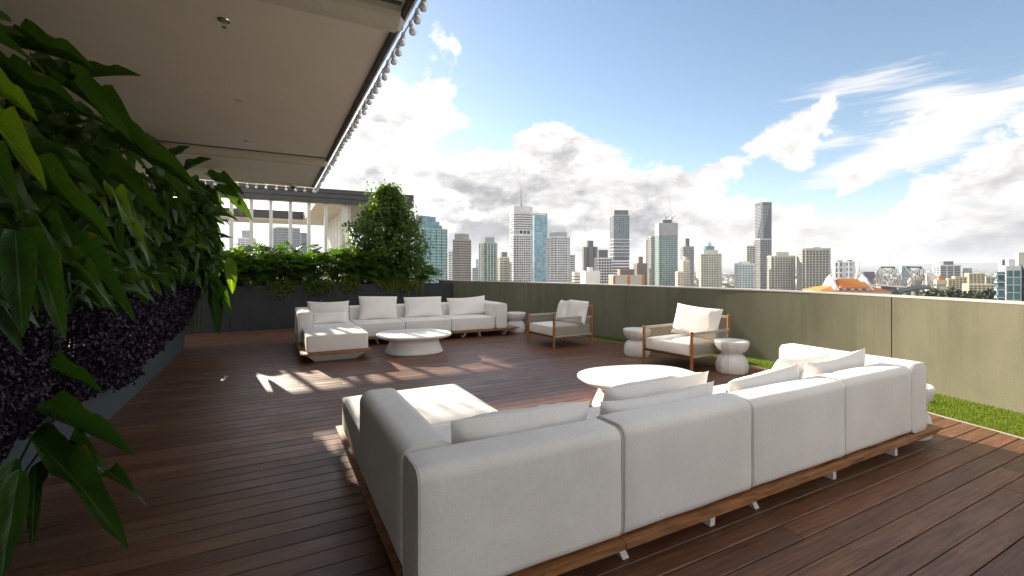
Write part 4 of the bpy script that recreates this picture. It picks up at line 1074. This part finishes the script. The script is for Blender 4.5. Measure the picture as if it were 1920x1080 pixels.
# tall white tower with mast
P = fit(CHAM(1, .95, .2), 956, 998, 500, 22); c = (sum(p[0] for p in P) / 8, sum(p[1] for p in P) / 8)
t_ = thing('high_rise', 'tall white tower with banded top, open level and a roof mast', 'tower', (c[0], c[1], GZ))
zz = [ztop(P, q) for q in (439, 432, 397, 386)]
facade(t_, P, GZ, zz[0], g['dark'], w['white'], 3.7, .42, .3, 4.2, 1.0, .1, top=2)
Lp = [(p[0] - c[0], p[1] - c[1]) for p in P]
MB().prism(offset(Lp, -2.2), zz[0] - GZ, zz[1] - GZ).build('open_level', g['dark'], t_)
mb = MB()
for i in range(8):
    a, b = V2(Lp[i]), V2(Lp[(i + 1) % 8])
    for j in range(3): p = a.lerp(b, j / 3); mb.box(p.x - .6, p.x + .6, p.y - .6, p.y + .6, zz[0] - GZ + .61, zz[1] - GZ - .01)
mb.build('column', w['white'], t_, kind='stuff')
facade(t_, P, zz[1], zz[2], g['dark'], w['white'], 3.7, .55, .3, top=1.5)
MB().prism(offset(Lp, .35), zz[2] - GZ + .62, zz[3] - GZ).build('crown', w['white'], t_)
zt = ztop(P, 342); MB().tube([(0, 0, zz[3] - GZ), (0, 0, (zz[3] * .5 + zt * .5) - GZ), (0, 0, zt - GZ)], [.9, .6, .25], 6).build('mast', w['dgrey'], t_)
MB().tube([(5, 0, zz[3] - GZ), (0, 0, zz[3] - GZ + 7)], .4, 5).build('mast_brace', w['dgrey'], t_)
t_, P, z1 = tower('sky blue glass tower with a lattice crown behind the tall white tower', 995, 1026, 404, 570, 25, CHAM(1, .9, .12), glass=g['blue'], col=w['teal'], fl=4, bh=.12, out=.08, pier=7, pw=.25)
C = t_.location; L_ = [(p[0] - C.x, p[1] - C.y) for p in P]; mb = MB()
for i in range(8):
    a, b = V2(L_[i]), V2(L_[(i + 1) % 8]); n = max(1, int((b - a).length / 5))
    for j in range(n):
        p, q = a.lerp(b, j / n), a.lerp(b, (j + 1) / n); mb.bar((p.x, p.y, z1 - GZ), (q.x, q.y, z1 - GZ + 4), .5); mb.bar((q.x, q.y, z1 - GZ), (q.x, q.y, z1 - GZ + 4), .5)
    mb.bar((a.x, a.y, z1 - GZ + 4), (b.x, b.y, z1 - GZ + 4), .6)
mb.build('crown_lattice', w['dgrey'], t_, kind='stuff')
tower('white gridded tower with rounded corners right of the blue glass tower', 1025, 1068, 444, 470, 25, CHAM(1, .95, .24), glass=g['dark'], col=w['white'], fl=3.5, bh=.5, out=.4, pier=4.5, pw=.9, rb=(.75, 5, w['grey']))
tower('narrow blue grey block just right of the white gridded tower', 1067, 1078, 478, 600, 12, cat='building', glass=g['grey'], col=w['white'], fl=4, bh=.4)
tower('grey concrete tower with a dark central recess', 1094, 1119, 463, 620, 30, CHAM(1, 1, .3), glass=w['dgrey'], col=mat('tower_concrete', (.17, .165, .16), .8, .1, .1), bands=False, pier=12, pw=8.5, pout=.3, rb=(.5, 9, w['dgrey']))
tower('black and white gridded block with a drum on its roof', 1115, 1147, 484, 430, 20, glass=g['dark'], col=w['white'], fl=3.8, bh=.33, out=.35, pier=4, pw=.8, rb=(.55, 8, w['dgrey']), cat='building')
t_, P, z1 = tower('tall blue grey glass tower with white bands low on its face', 1143.5, 1180, 403, 640, 18, glass=g['grey'], col=w['grey'], fl=4, bh=.14, out=.1, pier=4.5, pw=.3, rb=(.9, 7, w['dgrey']))
C = t_.location; L_ = offset([(p[0] - C.x, p[1] - C.y) for p in P], .8)
for py in (449, 455, 462, 468, 474, 481): z = ztop(P, py) - GZ; MB().prism(L_, z, z + 1.2).build('white_band', w['white'], t_)
tower('white banded office block in front of the tall blue grey tower', 1147, 1180, 489, 400, 20, cat='building', glass=g['dark'], col=w['white'], fl=3.8, bh=.5, rb=(.8, 4, w['dgrey']))
tower('low cream block with bands below the concrete tower', 1073, 1091, 511, 360, 20, cat='building', glass=g['brown'], col=w['cream'], fl=3.4, bh=.6)
tower('blank white block below the black and white gridded block', 1088, 1125, 509, 330, 24, cat='building', glass=w['white'], col=w['white'], fl=50, bh=.9, out=.1, rb=(.3, 3, w['white']))
t_, P, z1 = tower('low cream building with orange piers and roof garden just above the parapet', 1142, 1206, 517, 280, 14, cat='building', glass=w['cream'], col=w['cream'], fl=14, bh=.3, out=.2, pier=11, pw=2.2, pcol=w['orange'], rb=(.5, 4, w['brick']))
tower('brown brick block right of the tall blue grey tower', 1188, 1213, 494, 520, 25, cat='building', glass=g['brown'], col=w['brick'], fl=3.4, bh=.6, rb=(.4, 8, w['brick']))
tower('slender pale lilac glass tower behind the dark twin slabs', 1209, 1218, 450, 760, 15, glass=w['lilac'], col=w['lilac'], fl=4, bh=.3, out=.1)
tower('thin dark teal tower left of the tower under construction', 1216, 1231, 443, 560, 30, glass=g['navy'], col=w['teal'], fl=3.4, bh=.25, pier=4, pw=.8, pcol=w['cream'])
t_, P, z1 = tower('green grey tower under construction with two cranes on its roof', 1229, 1270, 419, 520, 22, CHAM(1, .8, .12), glass=g['green'], col=w['grey'], fl=3.3, bh=.35, out=.3, pier=5, pw=1.0, pcol=w['teal'], rb=(.5, 5, w['dgrey']))
C = t_.location; MB().prism(offset([(p[0] - C.x, p[1] - C.y) for p in P], .9), z1 - GZ - 20, z1 - GZ + 1).build('safety_screen', w['grey'], t_)
tower('dark grey tower with a square cap behind the cream stepped tower', 1276, 1301, 462, 650, 25, CHAM(1, 1, .2), glass=g['dark'], col=w['grey'], fl=3.4, bh=.45, pier=4, pw=.8, rb=(.36, 12, w['dgrey']))
tower('cream stepped tower in front of the dark grey tower', 1277, 1292, 488, 480, 25, glass=g['brown'], col=w['cream'], fl=3.3, bh=.6, pier=4, pw=1, rb=(.5, 4, w['cream']))
tower('low cream wing left of the cream stepped tower', 1267, 1281, 510, 470, 25, cat='building', glass=g['brown'], col=w['cream'], fl=3.3, bh=.6, pier=4, pw=1)
t_, P, z1 = tower('beige and green tower with stepped shoulders and a small dome', 1307, 1352, 476, 450, 25, CHAM(1, 1, .25), glass=g['green'], col=w['cream'], fl=3.3, bh=.48, pier=4, pw=1.2, out=.4)
roofbox(t_, P, z1, .74, 4, w['cream'], 'shoulder'); roofbox(t_, P, z1 + 5.8, .46, 4, g['teal'], 'shoulder'); roofbox(t_, P, z1 + 11.6, .22, 3, w['white'], 'dome_base')
MB().tube([(0, 0, z1 - GZ + 15.9), (0, 0, z1 - GZ + 18), (0, 0, z1 - GZ + 19.2)], [3.6, 2.7, .4], 10).build('dome', w['white'], t_)
tower('pale green tower left behind the tall dark slender tower', 1395, 1415, 461, 560, 25, glass=g['green'], col=w['cream'], fl=3.4, bh=.4, pier=5, pw=1)
tower('light teal and white tower at the foot of the tall dark tower', 1378, 1414, 494, 430, 25, CHAM(1, .9, .12), glass=g['teal'], col=w['white'], fl=3.2, bh=.4, pier=3.6, pw=.7, rb=(.6, 2, w['white']))
# tall dark slender tower with wave-like facade
P = fit(RECT(1, 1), 1415.5, 1447, 760, 40) if False else fit(RECT(1, 1), 1415.5, 1447, 760, 40); c = (sum(p[0] for p in P) / 4, sum(p[1] for p in P) / 4); z1 = ztop(P, 379)
t_ = thing('high_rise', 'tallest dark slender tower with curving bands of pale slats', 'tower', (c[0], c[1], GZ))
L_ = [(p[0] - c[0], p[1] - c[1]) for p in P]; MB().prism(L_, 0, z1 - GZ).build('glazing', g['navy'], t_)
mb = MB(); z = 0.; H_ = z1 - GZ
while z < H_ - 6:
    for i, ph in ((0, 0), (1, 2.4), (3, 1.2)):
        a, b = V2(L_[i]), V2(L_[(i + 1) % 4]); e = b - a; nn = Vector((e.y, -e.x)).normalized()
        q = .48 + .38 * math.sin(z / H_ * 7.5 + ph)
        u0, u1 = (0, q) if i != 1 else (q, 1)
        p0, p1 = a + e * u0, a + e * u1
        mb.prism([tuple(p0 + nn * .03), tuple(p1 + nn * .03), tuple(p1 + nn * .8), tuple(p0 + nn * .8)][::-1] if False else [tuple(p0 + nn * .8), tuple(p1 + nn * .8), tuple(p1 + nn * .03), tuple(p0 + nn * .03)], z, z + 1.1)
    z += 3.6
mb.build('balcony_slat', w['grey'], t_, kind='stuff'); MB().prism(offset(L_, .3), H_ - 3.5, H_ + .5).build('crown', w['dgrey'], t_)
tower('dark blue gridded tower standing in front of the tallest slender tower', 1414, 1446, 448, 600, 35, glass=g['navy'], col=w['grey'], fl=3.4, bh=.3, pier=4, pw=.6, roof=w['white'])
t_, P, z1 = tower('beige gridded apartment tower right of the tallest tower with a thin aerial', 1438, 1490, 480, 420, 20, CHAM(1, .8, .1), glass=g['brown'], col=w['beige'], fl=3.2, bh=.38, pier=3.4, pw=.9, out=.5, rb=(.6, 4, w['beige']))
MB().tube([(0, 0, z1 - GZ + 4), (0, 0, z1 - GZ + 10)], .25, 5).build('aerial', w['dgrey'], t_)
t_, P, z1 = tower('broad olive beige gridded tower behind the orange roofed building', 1495, 1556, 466, 400, 22, CHAM(1, .7, .08), glass=g['brown'], col=w['beige'], fl=3.3, bh=.34, pier=3.6, pw=1.0, out=.5, roof=w['cream'])
C = t_.location; c2 = atD(1532, HY, 396); 
mb = MB()
for j in range(7): p = atD(1526 + j * 1.9, HY, 597); mb.box(p.x - C.x - .3, p.x - C.x + .3, p.y - C.y - .3, p.y - C.y + .3, z1 - GZ + .6, z1 - GZ + 2.2)
mb.build('roof_sign', w['dgrey'], t_, kind='stuff')
tower('left one of two rounded white and dark twin towers far behind the orange roof', 1563, 1584, 491, 900, 20, CHAM(1, 1, .3), glass=g['navy'], col=w['white'], fl=16, bh=.3, pier=14, pw=5, out=.6, rb=(.6, 3, w['dgrey']))
tower('right one of two rounded white and dark twin towers far behind the orange roof', 1583, 1602, 490, 920, 20, CHAM(1, 1, .3), glass=g['grey'], col=w['white'], fl=16, bh=.45, pier=10, pw=5, out=.6, rb=(.6, 3, w['dgrey']))
tower('dark purple box of a building left of the steel bridge', 1616, 1640, 510, 1000, 15, cat='building', glass=w['purple'], col=w['purple'], fl=60, bh=.2, pier=7, pw=.8, pcol=w['dgrey'])
tower('blue glass building behind the steel bridge', 1686, 1707, 499, 1100, 20, cat='building', glass=g['blue'], col=w['teal'], fl=5, bh=.2)
tower('dark blue and white framed office block right of the bridge', 1750, 1801, 497, 700, 24, cat='building', glass=g['navy'], col=w['white'], fl=4, bh=.2, out=.3, pier=14, pw=1.6, rb=(.5, 6, w['dgrey']))
tower('grey low block right of the dark blue office', 1800, 1822, 503, 900, 20, cat='building', glass=g['grey'], col=w['grey'], fl=4, bh=.4, pier=6)
tower('white blank block right of the bridge', 1735, 1750, 512, 560, 20, cat='building', glass=w['white'], col=w['white'], fl=40, bh=.9)
tower('lower white block in front of the dark blue office', 1748, 1763, 517, 560, 20, cat='building', glass=w['white'], col=w['white'], fl=6, bh=.7)
for (lab, a, b, py, D) in (('yellow cream apartment block, highest and right of centre of its stepped row', 1810, 1846, 513, 520), ('yellow cream apartment block, left of the highest in the stepped row', 1786, 1812, 519, 500),
                           ('yellow cream apartment block, leftmost and lowest of the stepped row', 1775, 1792, 523, 490), ('beige apartment block at the right end of the stepped row', 1845, 1866, 519, 520), ('long low cream terrace in front of the stepped apartment row', 1806, 1864, 534, 430)):
    tower(lab, a, b, py, D, 18, cat='building', glass=g['brown'], col=w['yellow'] if 'beige' not in lab else w['beige'], fl=3.3, bh=.4, pier=4.5, pw=1.4, out=.6)
tower('low tan block with an orange gable left of the apartment row', 1752, 1775, 526, 420, 18, cat='building', glass=w['stone'], col=w['yellow'], fl=7, bh=.5, rb=(.5, 4, w['orange']))
tower('far grey ribbed tower rising behind the apartment block at the right edge', 1873, 1898, 487, 620, 20, glass=g['dark'], col=w['grey'], fl=40, bh=.1, pier=5, pw=1.6, pcol=w['white'])
tower('pale cream tower at the very right edge behind the apartment block', 1903, 1935, 474, 420, 20, glass=w['cream'], col=w['cream'], fl=30, bh=.9)
# apartment block at the right edge with balconies
t_, P, z1 = tower('white and teal glazed apartment block with balconies at the right edge', 1877, 1913, 501, 200, 22, cat='building', glass=g['teal'], col=w['white'], fl=3.3, bh=.12, out=.3, pier=2.4, pw=.25, roof=w['white'], rb=(.5, 2.4, w['white']))
C = t_.location; Q = fit(RECT(1, .7), 1864, 1886, 198, 22)
for k in range(5):
    z = z1 - GZ - 3.3 - k * 3.3; q = [(p[0] - C.x, p[1] - C.y) for p in Q]
    bb = MB().prism(q, z, z + .35).build('balcony', w['white'], t_); MB().prism(offset(q, -.08), z + .351, z + 1.25).build('balustrade', g['teal'], bb)
Q = fit(RECT(1, .7), 1868, 1884, 198.6, 22); MB().prism([(p[0] - C.x, p[1] - C.y) for p in Q], 0, z1 - GZ - 2.5).build('bay', g['grey'], t_)
tower('dark blue flank building cut by the right edge of the picture', 1912, 1960, 500, 196, 22, cat='building', glass=g['navy'], col=w['dgrey'], fl=3.3, bh=.15)
# cranes
def crane(label, px, pyb, tip, D, col=w['white']):
    D *= 1.5; b = atD(px, pyb, D); t_ = thing('tower_crane', label, 'crane', b, 0, 'construction cranes on the skyline'); e = atD(tip[0], tip[1], D) - b; h = 5.
    MB().bar((0, 0, -3), (0, 0, h), 1.1).build('mast', w['yellow'], t_); MB().box(-1.2, 1.2, -1.2, 1.2, h, h + 2).build('cab', w['blue'], t_)
    MB().tube([(0, 0, h), tuple(e)], [.55, .3], 4).build('jib', col, t_); d = V3((e.x, e.y, 0)).normalized() if V3((e.x, e.y, 0)).length > .1 else V3((1, 0, 0))
    MB().tube([(0, 0, h + 1), tuple(-d * 7 + V3((0, 0, h + 5)))], .5, 4).build('counter_jib', w['dgrey'], t_)
crane('left crane with its jib raised on the tower under construction', 1249, 415, (1235, 371), 520)
crane('right crane with the higher jib on the tower under construction', 1260, 415, (1251, 359), 524)
crane('lone distant crane above the steel bridge', 1669, 498, (1667, 473), 1300, w['dgrey'])
# orange roofed building with white gables
D_ = 165.; c = atD(1592, HY, D_); t_ = thing('city_building', 'white building with bright orange hipped roof and white gables just above the parapet', 'building', (c.x, c.y, GZ), -R(YAW) - R(12))
zr = lambda py: EYE - (py - HY) * D_ / F - GZ
u = D_ / F
MB().box(-11.5, 10.5, -5, 9, 0, zr(545)).build('wall', w['white'], t_)
MB().prism([(-12, -5.6), (11, -5.6), (11, 9.6), (-12, 9.6)], zr(545) + .01, zr(536), [(-6, -1), (6, -1), (6, 5), (-6, 5)]).build('roof', w['orange'], t_)
MB().box(-6.4, 5.2, -4.5, 7, zr(545), zr(538)).build('upper_wall', w['white'], t_)
MB().prism([(-5.0, -5.2), (4.4, -5.2), (4.4, 7.6), (-5.0, 7.6)], zr(538) + .02, zr(523), [(-3.4, .8), (3.0, .8), (3.0, 1.6), (-3.4, 1.6)]).build('roof', w['orange'], t_)
for s_, x in ((-1, -5.6), (1, 5.0)):
    mb = MB(); yv = [(-5.4, zr(543)), (-3.4, zr(535)), (-1.0, zr(522)), (.6, zr(518.5)), (1.8, zr(518.5)), (3.4, zr(522)), (6, zr(535)), (8, zr(543))]
    n = len(yv); mb.v = [(x - .35, a, b) for a, b in yv] + [(x + .35, a, b) for a, b in yv]; mb.f = [tuple(range(n)), tuple(range(2 * n - 1, n - 1, -1))] + [(i, n + i, n + (i + 1) % n, (i + 1) % n) for i in range(n)]
    o = mb.build('gable', w['white'], t_); fixnormals(o.data)
    MB().tube([(x, 1.2, zr(518.5)), (x, 1.2, zr(515))], [.6, .25], 6).build('finial', w['white'], t_)
for k in range(4): MB().box(-5.2 + k * 2.4, -4.0 + k * 2.4, -4.56, -4.505, zr(544), zr(540)).build('window', g['grey'], t_)
b = atD(1601, 517, 230); t_ = thing('leaning_mast', 'white leaning boom rising behind the orange roof', 'mast', b); MB().tube([(0, 0, -6), tuple(atD(1614, 486, 230) - b)], [.75, .35], 6).build('boom', w['white'], t_)
MB().tube([(0, 0, -30), (0, 0, -4)], .6, 6).build('mast', w['white'], t_)
# steel cantilever bridge
a0, a1 = atD(1640, HY, 640), atD(1745, HY, 520); mid = (a0 + a1) / 2; dv_ = (a1 - a0); LN = dv_.length; ang = math.atan2(dv_.y, dv_.x)
t_ = thing('steel_bridge', 'grey steel cantilever truss bridge with two peaks right of the orange roof', 'bridge', (mid.x, mid.y, GZ), ang)
zd = EYE - (537 - HY) * 580 / F - GZ; zp = EYE - (501 - HY) * 580 / F - GZ
def topz(s): 
    q = min(abs(s - .27), abs(s - .74)); return zd + 2 + (zp - zd - 2) * max(0, 1 - q / .25) ** 1.25
steel = mat('bridge_steel', (.17, .165, .165), .6, .1, 1.)
for side in (-8, 8):
    mb = MB(); N = 34
    for i in range(N):
        s0, s1 = i / N, (i + 1) / N; x0, x1 = -LN / 2 + LN * s0, -LN / 2 + LN * s1
        mb.bar((x0, side, topz(s0)), (x1, side, topz(s1)), .8); mb.bar((x0, side, zd), (x0, side, topz(s0)), .36)
        mb.bar(*(((x0, side, zd), (x1, side, topz(s1))) if i % 2 else ((x0, side, topz(s0)), (x1, side, zd))), .34)
        mb.bar((x0, side, zd), (x1, side, zd), 1.1)
        if abs(s0 - .27) < .2 or abs(s0 - .74) < .2: mb.bar((x0, side, (zd + topz(s0)) / 2), (x1, side, (zd + topz(s1)) / 2), .5)
    mb.build('truss', steel, t_, kind='stuff')
mb = MB()
for s in (.27, .74):
    x = -LN / 2 + LN * s; mb.bar((x, -8, zp), (x, 8, zp), 1.4); mb.bar((x, -8, zp - 12), (x, 8, zp), .6); mb.bar((x, 8, zp - 12), (x, -8, zp), .6)
    mb.box(x - 3, x + 3, -9, 9, 0, zd - 1)
mb.build('portal', steel, t_, kind='stuff'); MB().box(-LN / 2, LN / 2, -7, 7, zd - 1, zd - .4).build('road_deck', w['dgrey'], t_)
ap = [atD(px, py, D) for px, py, D in ((1680, 549, 330), (1695, 545, 350), (1712, 541, 380), (1728, 539, 420), (1742, 538.5, 470))]
t_ = thing('bridge_approach', 'curved dark green approach viaduct leading onto the steel bridge', 'viaduct', ap[0])
MB().tube([p - ap[0] for p in ap], 2.2, 4).build('girder', mat('viaduct_green', (.04, .07, .06), .6), t_)
for p in ap[1:]: q = p - ap[0]; MB().box(q.x - 1, q.x + 1, q.y - 1, q.y + 1, GZ - ap[0].z, q.z - 2.2).build('pier', w['grey'], t_)
# riverside trees
rr = random.Random(31)
def far_crown(r, n, seed):
    q = random.Random(seed); mb = MB()
    for _ in range(n):
        d = V3((q.gauss(0, 1), q.gauss(0, 1), q.gauss(0, 1))).normalized(); k = r * (q.random() ** .35) * (1 + .35 * noise.noise(d * 2.2 + V3((seed, 0, 0)))); p = V3((d.x * k, d.y * k, d.z * k * .75))
        a = V3((q.gauss(0, 1), q.gauss(0, 1), q.gauss(0, 1))).normalized(); b_ = a.orthogonal().normalized(); c_ = a.cross(b_); s = r * .17; i = len(mb.v)
        mb.v += [tuple(p + b_ * s), tuple(p + c_ * s), tuple(p - b_ * s), tuple(p - c_ * s)]; mb.f.append((i, i + 1, i + 2, i + 3))
    return mb.mesh('crown', M['farleaf'])
CR = [far_crown(1., 420, i) for i in range(4)]; TR = MB().tube([(0, 0, -3.2), (0, 0, 0)], [.09, .05], 6).mesh('trunk', M['bark'])
for k in range(34):
    px = rr.uniform(1742, 1866); D = rr.uniform(230, 380); py = rr.uniform(538, 556) if px < 1800 else rr.uniform(541, 556); p = atD(px, py, D); r = rr.uniform(5, 8)
    t_ = thing('riverside_tree', 'dark green riverside tree among the trees below the cream apartments', 'tree', (p.x, p.y, p.z - r * .9), rr.uniform(0, 6), 'riverside trees at right'); t_.scale = (r, r, r)
    link('crown', CR[k % 4], t_); link('trunk', TR, t_)
b = atD(1806, 560, 240); t_ = thing('street_light', 'tall grey street light with a curved arm in front of the riverside trees', 'street light', b); h = atD(1806, 546, 240).z - b.z
MB().tube([(0, 0, -20), (0, 0, h)], .22, 6).build('pole', w['dgrey'], t_); MB().tube([(0, 0, h - 1), (1.5, .6, h + .8), (4.5, 1.6, h + 1.6)], .16, 5).build('arm', w['grey'], t_)
# low suburbs to the horizon: one mass
def suburb():
    q = random.Random(77); me = bpy.data.meshes.new('distant_suburb'); V, Fc, MI = [], [], []
    cols = [w['white'], w['cream'], w['grey'], w['stone'], w['brick'], w['dgrey'], M['farleaf']]
    for _ in range(5200):
        D = 420 * (15 ** q.random()) ; px = q.uniform(330, 2050); p = atD(px, HY, D); s = q.uniform(8, 22) * (1 + D / 5000); hgt_ = q.uniform(5, 16) * (1 + (q.random() < .12) * 1.2)
        a = q.uniform(0, 1.57); c_, s_ = math.cos(a), math.sin(a); i = len(V); mi = q.choice((0, 0, 1, 2, 3, 4, 5, 6, 6, 6, 6))
        tw = .45 if mi == 6 or q.random() < .4 else 1.; dp = q.uniform(.5, 1)
        for (z, k) in ((GZ, 1), (GZ + hgt_ * .7, 1), (GZ + hgt_, tw)):
            for (x, y_) in ((-1, -1), (1, -1), (1, 1), (-1, 1)): V.append((p.x + (x * c_ - y_ * dp * s_) * s * k / 2, p.y + (x * s_ + y_ * dp * c_) * s * k / 2, z))
        for l in (0, 4):
            for k in range(4): Fc.append((i + l + k, i + l + (k + 1) % 4, i + l + 4 + (k + 1) % 4, i + l + 4 + k)); MI.append(mi)
        Fc.append((i + 8, i + 9, i + 10, i + 11)); MI.append(mi)
    me.from_pydata(V, [], Fc)
    for m_ in cols: me.materials.append(m_)
    me.polygons.foreach_set('material_index', MI); me.update(); o = link('distant_suburb', me, kind='stuff')
suburb()
def ground_mat():
    m = bpy.data.materials.new('city_ground'); m.use_nodes = True; t = NT(m.node_tree); b = t.n['Principled BSDF']; co = t.new('ShaderNodeTexCoord').outputs['Object']
    c = t.mix(t.ss(t.noise(co, .006, 6, .7), .42, .58), (.045, .065, .03), (.16, .155, .15)); c = t.mix(t.ss(t.noise(co, .03, 4, .7), .56, .64), c, (.30, .27, .24))
    t.l.new(c, b.inputs['Base Color']); b.inputs['Roughness'].default_value = .95; return m
gm = ground_mat()
MB().prism([(-30000, -30000), (30000, -30000), (30000, 30000), (-30000, 30000)], GZ - 5, GZ).build('ground', gm, kind='structure')
def hills():
    mb = MB(); q = V3((4, 9, 2)); n = 90; rows = []
    for k, (D, h) in enumerate(((6500, 20), (7600, 50), (8800, 20), (10500, 95), (12500, 30), (15000, 190), (18000, 30))):
        for i in range(n):
            az = R(-75 + 150 * i / (n - 1) + YAW); hh = h * (.55 + .9 * noise.noise(V3((i * .12, k * 1.7, 0)))) * (k in (1, 3, 5)) if True else 0
            mb.v.append((math.sin(az) * D, math.cos(az) * D, GZ + max(0, hh) - (8 if k in (0, 6) else 0)))
    for k in range(6):
        for i in range(n - 1): mb.f.append((k * n + i, k * n + i + 1, (k + 1) * n + i + 1, (k + 1) * n + i))
    return mb
o = hills().build('hills', gm, kind='structure', smooth=True)

# ------------------------------------------------------------------ air
hm = bpy.data.materials.new('city_haze'); hm.use_nodes = True; t = NT(hm.node_tree); t.n.clear()
pvl = t.new('ShaderNodeVolumePrincipled'); pvl.inputs['Color'].default_value = (.74, .84, 1., 1); pvl.inputs['Density'].default_value = 6.5e-5; pvl.inputs['Anisotropy'].default_value = .2
out = t.new('ShaderNodeOutputMaterial'); t.l.new(pvl.outputs[0], out.inputs['Volume'])
MB().box(-30500, 30500, -30500, 30500, GZ - 6.5, 215).build('haze', hm, kind='stuff')
